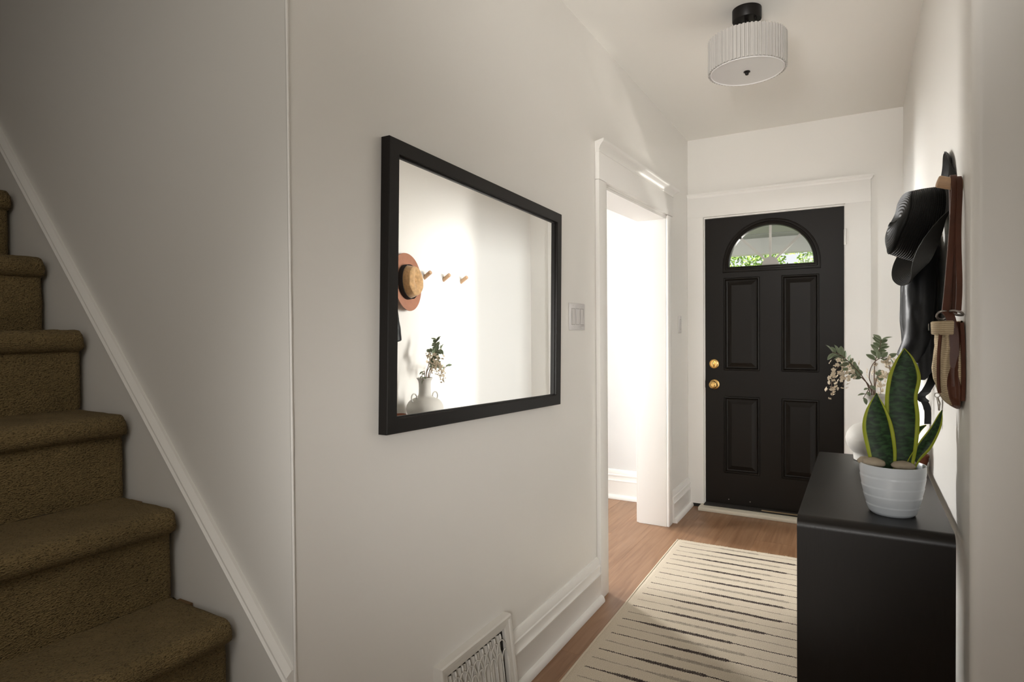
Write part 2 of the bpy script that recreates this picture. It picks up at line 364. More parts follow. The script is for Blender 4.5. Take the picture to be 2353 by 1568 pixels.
# ------------------------------------------------------------------ room shell
# left wall with the opening into the front room (y 2.73 to 3.825), 0.17 thick
T = .172
mb = MB()
mb.add([(0, YS, 0), (0, 2.715, 0), (-T, 2.715, 0), (-T, YS+.1205, 0), (-.1205, YS+.1205, 0), (0, YS, CZ+.05), (0, 2.715, CZ+.05), (-T, 2.715, CZ+.05), (-T, YS+.1205, CZ+.05), (-.1205, YS+.1205, CZ+.05)], [(0, 1, 2, 3, 4), (9, 8, 7, 6, 5)]+[(i, (i+1) % 5, 5+(i+1) % 5, 5+i) for i in range(5)])
mb.box(-T, 0, 3.84, YE+.15, 0, CZ+.05)
mb.hexa([(-T, 2.715, zh(2.73)+.012), (0, 2.715, zh(2.73)+.012), (0, 3.84, zh(3.82)+.012), (-T, 3.84, zh(3.82)+.012), (-T, 2.715, CZ+.05), (0, 2.715, CZ+.05), (0, 3.84, CZ+.05), (-T, 3.84, CZ+.05)])
structure(mb.build('wall_left', PAINT, tf=L3), 'white hallway wall on the left with the mirror and the cased opening')
# corner bead down the outside corner by the stairs
mb = MB(); pts = [(LX(YS)+.0015, YS-.0015, z*.08) for z in range(0, 33)]
mb.tube(pts, [.0032+.0012*noise.noise(Vector((i*.9, 0, 0))) for i in range(33)], 6)
structure(mb.build('trim_1', TRIM, smooth=True), 'thin painted corner bead beside the stairs')
# stair wall faces the camera
e_ = LX(YS)-.0004
mb = MB().hexa([(-5.2, YS, 0), (e_, YS, 0), (e_-.12, YS+.12, 0), (-5.2, YS+.12, 0), (-5.2, YS, CZ+.0505), (e_, YS, CZ+.0505), (e_-.12, YS+.12, CZ+.0505), (-5.2, YS+.12, CZ+.0505)])
mb.box(-5.2, e_, YS, YS+.12, CZ+.0506, 5.2)
structure(mb.build('wall_stairs', STAIRP), 'plain wall rising beside the carpeted stairs')
structure(MB().box(-1.3, LX(YS)-.001, YS+.121, 4.4, CZ+.051, 5.2).build('wall_upper', STAIRP), 'upper wall above the hallway ceiling')
# end wall with the front door opening
DX0, DX1, DZ = -.962, -.088, 2.036
mb = MB()
mb.box(-1.30, DX0-.02, YE, YE+.16, 0, CZ+.05); mb.box(DX1+.02, WR+.3, YE, YE+.16, 0, CZ+.05); mb.box(DX0-.02, DX1+.02, YE, YE+.16, DZ+.02, CZ+.05)
structure(mb.build('wall_end', PAINT), 'end wall around the black front door')
# right wall ends at an outside corner with a bullnose and turns away to the right
R = .022; prof = [(WR, YE), (WR, YC+R)]+[(WR+R-R*cos(a), YC+R-R*sin(a)) for a in [pi/2*i/8 for i in range(1, 9)]]+[(1.9, YC), (1.9, YC+.12), (WR+.14, YC+.12), (WR+.14, YE)]
n = len(prof); mb = MB(); mb.add([(x, y, 0) for x, y in prof]+[(x, y, CZ+.05) for x, y in prof], [(i, (i+1) % n, n+(i+1) % n, n+i) for i in range(n)]+[tuple(range(n)), tuple(range(2*n-1, n-1, -1))])
structure(mb.build('wall_right', PAINT, angle=30), 'white hallway wall on the right behind the coat pegs')
# rooms around and behind the camera
structure(MB().box(.86, .98, -1.6, YC-.0005, 0, CZ-.001).build('wall_side_blocker', PAINT))  # unseen wall, brought in close to block light from the near right wall
mb = MB(); mb.box(-5.2, -.75, -1.72, -1.6, 0, 5.2); mb.box(.55, 2.02, -1.72, -1.6, 0, CZ+.05); mb.box(-.75, .55, -1.72, -1.6, 0, .9); mb.box(-.75, .55, -1.72, -1.6, 2.4, 5.2)
structure(mb.build('wall_back', PAINT))
structure(MB().box(-5.32, -5.2, -1.72, YS+.12, 0, 5.2).build('wall_stair_end', STAIRP))
mb = MB(); mb.box(-1.2, 2.02, -1.72, YS, CZ, CZ+.12); mb.box(-1.3, 2.02, YS, YE+.16, CZ, CZ+.05)
structure(mb.build('ceiling', CEIL), 'plain off-white hallway ceiling')
structure(MB().box(-5.32, -1.2, -1.72, YS+.12, 5.2, 5.3).build('ceiling_stairwell', CEIL))
structure(MB().box(-1.32, -1.2, -1.72, YS-.001, CZ+.121, 5.2).build('wall_stairwell', STAIRP))
# front room beyond the opening: end wall with a window, side wall with a window
FE = 4.325
mb = MB(); x0, x1, z0, z1 = -3.88, -2.72, .75, 2.25
mb.box(-4.75, x0, FE, FE+.16, 0, CZ+.05); mb.box(x1, -1.302, FE, FE+.16, 0, CZ+.05); mb.box(x0, x1, FE, FE+.16, 0, z0); mb.box(x0, x1, FE, FE+.16, z1, CZ+.05)
structure(mb.build('wall_front_room_end', ROOMP), 'bright front room wall seen through the cased opening')
mb = MB(); y0, y1 = 1.2, 2.8
mb.box(-4.87, -4.75, YS+.12, y0, 0, CZ+.05); mb.box(-4.87, -4.75, y1, FE+.16, 0, CZ+.05); mb.box(-4.87, -4.75, y0, y1, 0, .8); mb.box(-4.87, -4.75, y0, y1, 2.3, CZ+.05)
structure(mb.build('wall_front_room_side', ROOMP))
structure(MB().box(-4.87, -1.301, YS+.121, FE+.16, CZ, CZ+.05).build('ceiling_front_room', CEIL))
def window(name, a0, a1, z0, z1, P):
    r = struct_empty(name, P((a0+a1)/2, 0, z0))
    w = .05
    for (b0, b1, c0, c1) in ((a0, a0+w, z0, z1), (a1-w, a1, z0, z1), (a0+w, a1-w, z0, z0+w), (a0+w, a1-w, z1-w, z1), (a0+w, a1-w, (z0+z1)/2-.02, (z0+z1)/2+.02)):
        mb = MB(); mb.hexa([P(b0, 0, c0), P(b1, 0, c0), P(b1, .05, c0), P(b0, .05, c0), P(b0, 0, c1), P(b1, 0, c1), P(b1, .05, c1), P(b0, .05, c1)]); mb.build('window_frame', TRIM, r, bevel=.003)
    for c0, c1 in ((z0+w, (z0+z1)/2-.02), ((z0+z1)/2+.02, z1-w)):
        mb = MB(); mb.hexa([P(a0+w, .02, c0), P(a1-w, .02, c0), P(a1-w, .024, c0), P(a0+w, .024, c0), P(a0+w, .02, c1), P(a1-w, .02, c1), P(a1-w, .024, c1), P(a0+w, .024, c1)]); mb.build('glass_pane', GLASS, r)
window('window_1', -3.88, -2.72, .75, 2.25, lambda a, d, z: (a, FE+.07+d, z))
window('window_2', 1.2, 2.8, .8, 2.3, lambda a, d, z: (-4.82-d+.03, a, z))
window('window_3', -.75, .55, .9, 2.4, lambda a, d, z: (a, -1.68+.02-d, z))

# ------------------------------------------------------------------ floor of oak planks
fl = struct_empty('floor', (-.5, 2, 0), 'warm oak plank floor running towards the front door')
MB().box(-5.3, 2.02, -1.72, 4.58, -.05, -.006).build('subfloor', GAP, fl)
PW, PL = .197, 1.9; cache = {}
i = 0; x = -4.88
while x < 1.95:
    off = ((i*0.37) % 1)*PL; y = -1.6-off
    x0 = x; x1 = x+PW
    ymax = 4.383 if x1 > -1.22 else 4.33
    while y < ymax:
        a, b = max(y, -1.6), min(y+PL, ymax)
        if b-a > .02 and not (b <= YS and x1 < -1.25):
            key = round(b-a, 3)
            if key not in cache:
                L_ = b-a; e = .0004; w2 = PW
                V = [(0, 0, -.006), (w2, 0, -.006), (w2, L_, -.006), (0, L_, -.006), (.0001, .0001, -e), (w2-.0001, .0001, -e), (w2-.0001, L_-.0001, -e), (.0001, L_-.0001, -e), (.0006, .0006, 0), (w2-.0006, .0006, 0), (w2-.0006, L_-.0006, 0), (.0006, L_-.0006, 0)]
                F = [(0, 1, 5, 4), (1, 2, 6, 5), (2, 3, 7, 6), (3, 0, 4, 7), (4, 5, 9, 8), (5, 6, 10, 9), (6, 7, 11, 10), (7, 4, 8, 11), (8, 9, 10, 11)]
                me = bpy.data.meshes.new('plank'); me.from_pydata(V, [], F); me.materials.append(OAK); cache[key] = me
            o = bpy.data.objects.new('plank', cache[key]); COL.objects.link(o); o.parent = fl; o.location = Vector((x0, a, 0))-fl.location
        y += PL
    x += PW; i += 1

# ------------------------------------------------------------------ baseboards
BP = [(0, 0), (.040, 0), (.040, .008), (.036, .020), (.029, .027), (.021, .028), (.021, .119), (.0235, .122), (.0235, .127), (.0175, .129), (.0155, .133), (.0155, .154), (.0185, .157), (.0185, .165), (.0140, .168), (.0120, .190), (.008, .198), (0, .2)]
def base_left(y0, y1, name):
    t = Vector((0, 1, 0))
    return structure(extrude_profile(BP, (0, y0, 0), (0, y1, 0), (1, 0, 0), name, TRIM, tf=L3), 'tall moulded white baseboard')
base_left(1.80, 2.628, 'baseboard_left')
base_left(3.925, YE-.02, 'baseboard_left_far')
BP2 = [(d*1.15, z*1.07) for d, z in BP]
structure(extrude_profile(BP2, (-4.7, FE, 0), (-1.24, FE, 0), (0, -1, 0), 'baseboard_front_room', TRIM), 'moulded white baseboard in the bright front room')
structure(extrude_profile(BP, (WR, YC, 0), (WR, 4.3, 0), (-1, 0, 0), 'baseboard_right', TRIM), 'white baseboard behind the console table')

# ------------------------------------------------------------------ cased opening
op = struct_empty('trim_2', (LX(3.2), 3.2, 0), 'white casing around the opening to the front room')
def hb(mb, d0, d1, ya, yb, za0, zb0, za1, zb1):     # box between y a..b with sloping bottom/top
    return mb.hexa([(d0, ya, za0), (d1, ya, za0), (d1, yb, zb0), (d0, yb, zb0), (d0, ya, za1), (d1, ya, za1), (d1, yb, zb1), (d0, yb, zb1)])
hb(MB(), 0, .020, 2.632, 2.73, 0, 0, zh(2.632)+.022, zh(2.73)+.022).build('side_casing', TRIM, op, bevel=.002, tf=L3)
hb(MB(), -.001, .016, 3.825, 3.905, 0, 0, zh(3.82)+.022, zh(3.92)+.022).build('side_casing', TRIM, op, bevel=.005, tf=L3)
hb(MB(), 0, .021, 2.632, 3.93, zh(2.632)+.0235, zh(3.93)+.0235, zh(2.632)+.150, zh(3.93)+.150).build('header_casing', TRIM, op, bevel=.002, tf=L3)
CR = [(0, 0), (.023, 0), (.024, .006), (.020, .009), (.022, .014), (.030, .024), (.042, .032), (.052, .036), (.055, .040), (.055, .048), (0, .05)]
n = len(CR); mb = MB(); ya, yb = 2.632, 3.93
A = [(d, ya-max(0, d-.02)*.9, z+zh(ya)+.148) for d, z in CR]; B_ = [(d, yb+max(0, d-.02)*.9, z+zh(yb)+.148) for d, z in CR]
mb.add(A+B_, [(i, (i+1) % n, n+(i+1) % n, n+i) for i in range(n)]+[tuple(range(n)), tuple(range(2*n-1, n-1, -1))])
mb.build('crown_moulding', TRIM, op, angle=40, tf=L3)
# jamb lining
hb(MB(), -T-.012, -.0005, 2.713, 2.73, 0, 0, zh(2.73)+.008, zh(2.73)+.008).build('jamb', TRIM, op, tf=L3, bevel=.002)
hb(MB(), -T-.012, -.0005, 3.825, 3.842, 0, 0, zh(3.83)+.008, zh(3.83)+.008).build('jamb', TRIM, op, tf=L3, bevel=.002)
hb(MB(), -T-.012, -.0005, 2.7301, 3.8249, zh(2.73), zh(3.82), zh(2.73)+.0115, zh(3.82)+.0115).build('head_jamb', TRIM, op, tf=L3)
MB().box(-T-.028, -T-.0125, 3.832, 3.93, 0, 2.07).build('room_side_casing', TRIM, op, tf=L3, bevel=.003)
MB().box(-T-.028, -T-.0125, 2.63, 2.72, 0, 2.07).build('room_side_casing', TRIM, op, tf=L3, bevel=.003)

# ------------------------------------------------------------------ front door
CY = YE-.022      # face of the door casing
dc = struct_empty('trim_3', (-.5, YE, 0), 'wide flat white casing around the front door')
MB().box(LX(4.38)+.001, DX0, CY, YE, .022, DZ+.004).build('side_casing', TRIM, dc, bevel=.0006)
MB().box(DX1, .052, CY, YE, .022, DZ+.004).build('side_casing', TRIM, dc, bevel=.0006)
MB().box(LX(4.38)+.001, .052, CY, YE, DZ+.004, 2.178).build('header_casing', TRIM, dc, bevel=.0006)
n = 6; CP = [(.0, 0), (.023, 0), (.0235, .006), (.030, .016), (.034, .019), (.034, .030), (0, .032)]
n = len(CP); mb = MB(); A = [(LX(4.38)+.001, YE-d, z+2.176) for d, z in CP]; B_ = [(.052+max(0, d-.018)*1.0, YE-d, z+2.176) for d, z in CP]
mb.add(A+B_, [(i, (i+1) % n, n+(i+1) % n, n+i) for i in range(n)]+[tuple(range(n)), tuple(range(2*n-1, n-1, -1))]); mb.build('crown_moulding', TRIM, dc, angle=40)
for xa, xb in ((DX0-.018, DX0+.006), (DX1-.006, DX1+.018)): MB().box(xa, xb, YE+.001, YE+.12, 0, DZ+.01).build('jamb', TRIM, dc, bevel=.002)
MB().box(DX0+.006, DX1-.006, YE+.001, YE+.12, DZ-.006, DZ+.012).build('head_jamb', TRIM, dc)
for xa, xb, za, zb in ((DX0+.006, DX0+.02, .026, DZ-.006), (DX1-.02, DX1-.006, .026, DZ-.006), (DX0+.0201, DX1-.0201, DZ-.02, DZ-.006)): MB().box(xa, xb, YE+.0595, YE+.075, za, zb).build('door_stop', TRIM, dc)
MB().box(DX0-.018, DX1+.03, 4.278, YE+.13, .0003, .026).build('door_sill', SILL, dc, bevel=.004, label='cream painted wooden sill under the door')
MB().box(DX0-.11, DX0-.019, 4.383, YE, 0, .0215).build('gap_shade', GAP, dc)  # dark block painting in the shade under the cut-off casing

dr = struct_empty('door_1', (-.525, YE+.02, .03), 'black panelled front door with a half round window')
FY = YE+.014; BK = FY+.044; a0, a1 = DX0+.0065, DX1-.0065; dz0, dz1 = .034, DZ-.008
def d3(x, z, h): return (x, FY-h, z)
panels = [(-.828, -.600, .972, 1.606), (-.457, -.240, .972, 1.606), (-.828, -.600, .256, .784), (-.457, -.240, .256, .784)]
fx, fz, fr_ = -.532, 1.692, .262       # fanlight centre, base height, clear radius
FO = .292                             # cut radius
ZB = fz-.030
mb = MB()
rng = []
def slab(xa, xb, za, zb): mb.box(xa, xb, FY, BK, za, zb)
xs = [a0, -.828, -.600, -.457, -.240, a1]
slab(a0, a1, dz0, .256); slab(a0, a1, .784, .972); slab(a0, a1, 1.606, ZB)
for za, zb in ((.256, .784), (.972, 1.606)):
    slab(a0, -.828, za, zb); slab(-.600, -.457, za, zb); slab(-.240, a1, za, zb)
slab(a0, fx-FO, ZB, dz1); slab(fx+FO, a1, ZB, dz1)
# spandrel above the half round cut
K = 48; V = []; F = []
for i in range(K+1):
    t = pi*i/K; x = fx+FO*cos(t); z = fz+FO*sin(t) if True else 0
    V += [(x, FY, z), (x, FY, dz1), (x, BK, z), (x, BK, dz1)]
for i in range(K):
    b = 4*i; c = b+4; F += [(b, c, c+1, b+1), (b+2, b+3, c+3, c+2), (b, b+2, c+2, c), (b+1, c+1, c+3, b+3)]
mb.add(V, F)
mb.build('door_slab', BLACKP, dr)
PP = [(0, 0), (.003, .0045), (.009, .005), (.014, -.002), (.018, -.009), (.024, -.010), (.036, -.006), (.052, .0015), (.054, .0015)]
for (xa, xb, za, zb) in panels:
    f = frame_sweep(xa-.004, xb+.004, za-.004, zb+.004, [(0, 0)]+[(o+.001, h) for o, h in PP], d3)
    k = len(f.v); f.f.append((k-4, k-3, k-2, k-1)); f.build('door_panel', BLACKP, dr)
    MB().box(xa, xb, FY+.014, BK, za, zb).build('panel_back', BLACKP, dr)
# fanlight frame: D-shaped ring moulding
def dpath(r, zb):
    P = [(fx+r*cos(pi*i/56), fz+r*sin(pi*i/56)) for i in range(57)]
    return P+[(fx-r, zb), (fx+r, zb)]
ring = [(.306, ZB-.016, 0), (.304, ZB-.014, .006), (.296, ZB-.006, .009), (.288, ZB+.001, .009), (.284, ZB+.005, .003), (.276, ZB+.012, .004), (.270, ZB+.016, .008), (.266, ZB+.020, .008), (.262, fz-.006, -.004), (.262, fz-.006, -.030)]
mb = MB(); rows = [[d3(x, z, h) for x, z in dpath(r, zb)] for r, zb, h in ring]; mb.grid(rows, close_u=True); mb.build('fanlight_frame', BLACKP, dr, angle=35)
mb = MB(); P = dpath(.264, fz-.008); k = len(P)
mb.add([(x, FY+.014, z) for x, z in P]+[(x, FY+.018, z) for x, z in P], [tuple(range(k)), tuple(range(2*k-1, k-1, -1))]+[(i, (i+1) % k, k+(i+1) % k, k+i) for i in range(k)]); mb.build('glass_pane', GLASS, dr)
MUNT = mat('muntin_white', (.66, .64, .60), .5)
mb = MB(); K = 24; V = []
for yy in (FY+.020, FY+.030):
    V += [(fx+.053*cos(pi*i/K), yy, fz-.006+.056*sin(pi*i/K)) for i in range(K+1)]
mb.add(V, [tuple(range(K+1)), tuple(range(2*K+1, K, -1))]+[(i, (i+1) % (K+1), K+1+(i+1) % (K+1), K+1+i) for i in range(K+1)]); mb.build('sunburst_hub', MUNT, dr)
for a in (45, 90, 135):
    t = radians(a); dx, dz = cos(t), sin(t); nx, nz = -dz, dx; w = .008
    c = [(fx+dx*.05-nx*w, fz+dz*.05-nz*w), (fx+dx*.264-nx*w, fz+dz*.264-nz*w), (fx+dx*.264+nx*w, fz+dz*.264+nz*w), (fx+dx*.05+nx*w, fz+dz*.05+nz*w)]
    mb = MB(); mb.add([(x, FY+.020, z) for x, z in c]+[(x, FY+.028, z) for x, z in c], [(0, 1, 2, 3), (7, 6, 5, 4), (0, 4, 5, 1), (1, 5, 6, 2), (2, 6, 7, 3), (3, 7, 4, 0)]); mb.build('muntin', MUNT, dr)
# hardware
kb = MB(); kb.lathe([(.0, 0), (.036, 0), (.036, .003), (.031, .008), (.016, .011), (.013, .02), (.014, .028), (.024, .038), (.0275, .048), (.0265, .058), (.020, .064), (.012, .066), (.011, .064), (0, .064)], (-.894, FY, .868), 32, (0, -1, 0), False, False)
k_ = kb.build('door_knob', BRASS, dr, angle=45)
MB().box(-.8955, -.8925, FY-.069, FY-.0641, .861, .875).build('turn_button', BRASS, k_)
kb = MB(); kb.lathe([(0, 0), (.0345, 0), (.0345, .004), (.030, .010), (.024, .011), (.022, .009), (0, .009)], (-.896, FY, 1.012), 32, (0, -1, 0), False, False)
k_ = kb.build('deadbolt', BRASS, dr, angle=45)
MB().box(-.9005, -.8915, FY-.030, FY-.010, .992, 1.032).build('thumb_turn', BRASS, k_, bevel=.003)
MB().box(DX0-.0015, DX0+.007, FY-.010, FY+.004, .842, .894).build('latch_strike', BLACKP, dr, bevel=.002)
for z in (1.83, .25):
    h = MB().tube([(DX1+.001, YE-.026, z-.05), (DX1+.001, YE-.026, z+.05)], .0065, 10).build('hinge', SILVER, dr, angle=40)
    MB().box(DX1-.007, DX1+.014, YE-.0245, YE-.0225, z-.048, z+.048).build('hinge_leaf', TRIM, h)
MB().box(a0, a1, FY-.075, FY+.03, .0263, .0325).build('door_sweep', GAP, dr)
MB().box(-.58, a1-.02, FY-.060, FY-.045, .0327, .0365).build('brass_strip', mat('sill_brass', (.55, .42, .25), .4, metal=.7), dr)
for x in (-.80, -.66): MB().lathe([(0, 0), (.003, 0), (.003, .0015), (0, .002)], (x, FY, .068), 10, (0, -1, 0), False, False).build('screw_head', SILVER, dr)

# ------------------------------------------------------------------ outside the door: porch, hedge, ground
structure(MB().box(-9, 9, 4.6, 30, -.35, -.2).build('ground', GROUND), 'yard beyond the front door')
po = thing('porch_roof', 'grey porch ceiling with a white beam seen through the door window', 'porch', (-.5, 6, 2.3))
MB().box(-3.4, 2.2, 4.58, 7.9, 2.36, 2.44).build('porch_ceiling', PORCH, po)
for k in range(6):
    MB().box(-3.4, 2.2, 4.8+k*.55, 4.815+k*.55, 2.352, 2.3595).build('ceiling_batten', PORCH, po)
MB().box(-3.4, 2.2, 7.9, 8.05, 2.17, 2.5).build('front_beam', BEAM, po, bevel=.004)
MB().box(-3.4, 2.2, 5.62, 5.70, 2.30, 2.3515).build('cross_beam', BEAM, po, bevel=.004)
for x in (-3.25, 2.05): MB().box(x-.06, x+.06, 7.91, 8.04, -.2, 2.169).build('porch_post', BEAM, po, bevel=.004)
def leafy(name, label, c, sz, nleaf, seed, ls=.09):
    rd = random.Random(seed); r = thing(name, label, 'hedge', (c[0], c[1], -.2)); mb = MB()
    for _ in range(nleaf):
        p = Vector((c[0]+rd.uniform(-1, 1)*sz[0], c[1]+rd.uniform(-1, 1)*sz[1], c[2]+rd.uniform(-1, 1)*sz[2]))
        a = Vector((rd.gauss(0, 1), rd.gauss(0, 1), rd.gauss(0, 1))).normalized()*ls; b = a.orthogonal().normalized()*ls*.45
        mb.add([p-a, p+b, p+a, p-b], [(0, 1, 2, 3)])
    o = mb.build('foliage', HEDGE, r); o['kind'] = 'stuff'
    for k in range(3):
        x = c[0]+(k-1)*sz[0]*.6
        mb = MB(); mb.tube([(x, c[1], -.2), (x+.05, c[1], c[2])], [.07, .03], 8); mb.build('trunk', BARK, r, smooth=True)
leafy('garden_hedge', 'sunlit green hedge across the yard through the door window, left side', (-3.6, 13.2, 1.7), (2.3, .7, 2.0), 16000, 3, .055)
leafy('garden_hedge', 'sunlit green hedge across the yard through the door window, right side', (.95, 13.2, 1.55), (2.1, .7, 1.95), 14000, 5, .055)

# ------------------------------------------------------------------ staircase
st = thing('staircase', 'straight staircase climbing left, covered in olive brown looped carpet', 'stairs', (-1.6, .4, 0))
RUN, RISE = .2068, .2155
YA, YB = -.10, .862
prof0 = []
for k in range(-2, 8):
    top = .613+RISE*k if k >= 0 else (.613+RISE*k)
    nx = -1.208-RUN*k; low = max(0, top-RISE)
    if top < .05: continue
    P = []
    rx = nx-.026                       # riser plane
    nsub = 8
    for i in range(10): P.append((rx, low+(top-.060-low)*i/9))
    c = (nx-.029, top-.030); rr = .030
    for i in range(13):
        a = radians(-80+170*i/12); P.append((c[0]+rr*cos(a), c[1]+rr*sin(a)*(1.0)))
    xb = nx-RUN-.030
    for i in range(1, 9): P.append((c[0]+(xb-c[0])*i/8, top))
    NY = 120; rows = []
    for j in range(NY+1):
        y = YA+(YB-YA)*j/NY
        e = max(0, (y-(YB-.022))/.022); sh = .014*(1-sqrt(max(0, 1-e*e)))     # rolled edge next to the wall
        row = []
        for (x, z) in P:
            q = noise.noise(Vector((x*9, y*5, z*9)))*.0035+noise.noise(Vector((x*60, y*60, z*60)))*.0016+noise.noise(Vector((x*170, y*170, z*170)))*.0009
            xx = x-sh+q; zz = z-(sh*.5 if z > top-.05 else 0)+(q if z > top-.061 else 0)
            if j == NY: yy = y+noise.noise(Vector((x*70, 3, z*70)))*.003
            else: yy = y
            row.append((xx, yy, zz))
        rows.append(row)
    mb = MB(); mb.grid(rows)
    N0 = len(P); e0 = len(mb.v)
    for row, base in ((rows[-1], NY*N0), (rows[0], 0)):         # side caps
        b0 = len(mb.v); mb.v += [Vector((xb, row[0][1], low)), Vector((xb, row[0][1], top-.005))]
        mb.f.append(tuple(base+i for i in range(N0))+(b0+1, b0))
    o = mb.build('carpeted_step', CARPET, st, smooth=False); smooth_angle(o, 60)
    # bare tread end left showing beside the wall
    MB().box(nx-RUN-.02, nx-RUN+.03, YB+.001, YS-.017, top-.02, top-.009).build('tread_end', mat('raw_tread', (.17, .10, .04), .8) if k == -1 else bpy.data.materials.get('raw_tread') or OAK, st)
MB().box(-1.25-RUN*8, -1.25-RUN*7.02, YA, YB, 0, .6+RISE*7).build('stair_core', GAP, st)
# skirt board with cap moulding, following the pitch
def sl(x): return .505-(x+1.064)*1.036
xa, xb = -1.0535, -3.0
mb = MB(); mb.hexa([(xa, YS, 0), (xb, YS, 0), (xb, YS-.014, 0), (xa, YS-.014, 0), (xa, YS, sl(xa)), (xb, YS, sl(xb)), (xb, YS-.014, sl(xb)), (xa, YS-.014, sl(xa))])
structure(mb.build('baseboard_stairs', PAINT), 'painted skirt board beside the stairs')
def cap(o0, o1, d0, d1):
    q = sqrt(1+1.036**2)
    return MB().hexa([(xa, YS, sl(xa)+o0*q), (xb, YS, sl(xb)+o0*q), (xb, YS-d0, sl(xb)+o0*q), (xa, YS-d0, sl(xa)+o0*q), (xa, YS, sl(xa)+o1*q), (xb, YS, sl(xb)+o1*q), (xb, YS-d1, sl(xb)+o1*q), (xa, YS-d1, sl(xa)+o1*q)])
mb = MB()
for a in ((-.012, .006, .015, .027), (.006, .010, .027, .022), (.010, .015, .017, .022), (.015, .022, .022, .008)):
    c = cap(*a); mb.add(c.v, c.f)
structure(mb.build('trim_4', TRIM), 'slim white moulding running down along the stair wall')

# ------------------------------------------------------------------ wall register
vt = thing('wall_register', 'white painted metal heating grille with pointed arches in the baseboard', 'vent', (LX(1.58), 1.58, 0))
def v3(y, z, h):            # face leans out towards the floor
    t = (.295-z)/.27; return (-1.030+.032*t+h, y, z)
f = frame_sweep(1.375, 1.772, .030, .293, [(0, -.030), (0, 0), (.004, .004), (.012, .003), (.016, -.002), (.022, -.002), (.034, -.004), (.038, -.007), (.038, -.022)], v3)
f.build('register_frame', VENTP, vt)
MB().add([v3(1.40, .06, -.021), v3(1.745, .06, -.021), v3(1.745, .262, -.017), v3(1.40, .262, -.017)], [(0, 1, 2, 3)]).build('cavity_shade', GAP, vt)  # flat near-black sheet painting in the shade behind the grille
for k in range(12):
    y = 1.418+k*.0245
    MB().hexa([v3(y, .07, -.018), v3(y+.003, .07, -.018), v3(y+.017, .07, -.010), v3(y+.014, .07, -.010), v3(y, .247, -.018), v3(y+.003, .247, -.018), v3(y+.017, .247, -.010), v3(y+.014, .247, -.010)]).build('louver', VENTP, vt)
cols = [1.413+.0362*k for k in range(10)]
for k, y in enumerate(cols):
    MB().tube([v3(y, .068, -.005), v3(y, .165, -.005)], .0022, 6).build('grille_bar', VENTP, vt, smooth=True)
def arch(ya, yb, z0, zt, name='pointed_arch'):
    ym = (ya+yb)/2; P = []
    for i in range(9):
        t = i/8; P.append(v3(ya+(ym-ya)*(1-cos(t*pi/2)), z0+(zt-z0)*sin(t*pi/2), -.005))
    Q = [v3(yb-(yb-ym)*(1-cos(t/8*pi/2)), z0+(zt-z0)*sin(t/8*pi/2), -.005) for t in range(8)][::-1]
    MB().tube(P+Q, .0018, 6).build(name, VENTP, vt, smooth=True)
for k in range(9): arch(cols[k], cols[k+1], .160, .196)
for k in range(8): arch(cols[k], cols[k+2], .160, .232)
for k in range(0, 8): MB().tube([v3(cols[k+1], .230, -.005), v3(cols[k+1], .240, -.005), v3(cols[k+1], .252, -.006)], [.0018, .0042, .0030], 6).build('finial', VENTP, vt, smooth=True)

# ------------------------------------------------------------------ mirror, hanging slightly out of level
MY, MZ = 1.681, 1.350; ang = radians(-1.75)
def m3(u, v, h):            # u along wall from mirror centre, v up, h off the wall
    y = MY+u*cos(ang)-v*sin(ang); z = MZ+u*sin(ang)+v*cos(ang)
    return (LX(y)+h, y, z)
mw, mh = 1.024/2, .752/2
mi = thing('wall_mirror', 'wide rectangular wall mirror in a black frame on the left wall', 'mirror', (LX(MY), MY, MZ-mh))
frame_sweep(-mw, mw, -mh, mh, [(0, .001), (0, .0275), (.0015, .029), (.037, .029), (.0385, .0275), (.0385, .0200), (.0425, .0195), (.0425, .013)], lambda u, v, h: m3(u, v, h)).build('mirror_frame', FRAMEB, mi)
g = .0425
MB().add([m3(-mw+g, -mh+g, .015), m3(mw-g, -mh+g, .015), m3(mw-g, mh-g, .015), m3(-mw+g, mh-g, .015)], [(0, 1, 2, 3)]).build('mirror_glass', MIRROR, mi)
MB().add([m3(-mw+.002, -mh+.002, .002), m3(mw-.002, -mh+.002, .002), m3(mw-.002, mh-.002, .002), m3(-mw+.002, mh-.002, .002)], [(0, 1, 2, 3)]).build('mirror_back', GAP, mi)

# ------------------------------------------------------------------ light switches
def switch(y, z, gangs, name, label):
    w = .046*gangs+.024; r = thing(name, label, 'switch', (LX(y), y, z-.058), )
    MB().box(.0003, .006, y-w/2, y+w/2, z-.0575, z+.0575).build('switch_plate', PLASTIC, r, bevel=.002, tf=L3)
    for k in range(gangs):
        yc = y+(k-(gangs-1)/2)*.046; s = -1 if k != 1 else 1
        MB().hexa([(.0061, yc-.0155, z-.033), (.0075-.0008*s, yc-.0155, z-.033), (.0075-.0008*s, yc+.0155, z-.033), (.0061, yc+.0155, z-.033), (.0061, yc-.0155, z+.033), (.0085+.003*s, yc-.0155, z+.033), (.0085+.003*s, yc+.0155, z+.033), (.0061, yc+.0155, z+.033)]).build('rocker', PLASTIC, r, tf=L3)
        for (b0, b1, c0, c1) in ((-.0185, -.0162, -.035, .035), (.0162, .0185, -.035, .035), (-.0162, .0162, .0335, .035), (-.0162, .0162, -.035, -.0335)):
            MB().box(.0058, .00635, yc+b0, yc+b1, z+c0, z+c1).build('rocker_gap', mat('plate_gap', (.30, .28, .26), .8) if 'plate_gap' not in bpy.data.materials else bpy.data.materials['plate_gap'], r, tf=L3)
        for dz in (-.047, .047): MB().lathe([(0, 0), (.003, 0), (.003, .001), (0, .0014)], (.006, yc, z+dz), 10, (1, 0, 0), False, False).build('screw', PLASTIC, r, tf=L3)
switch(2.408, 1.309, 3, 'light_switch', 'white three-rocker switch plate between the mirror and the opening')
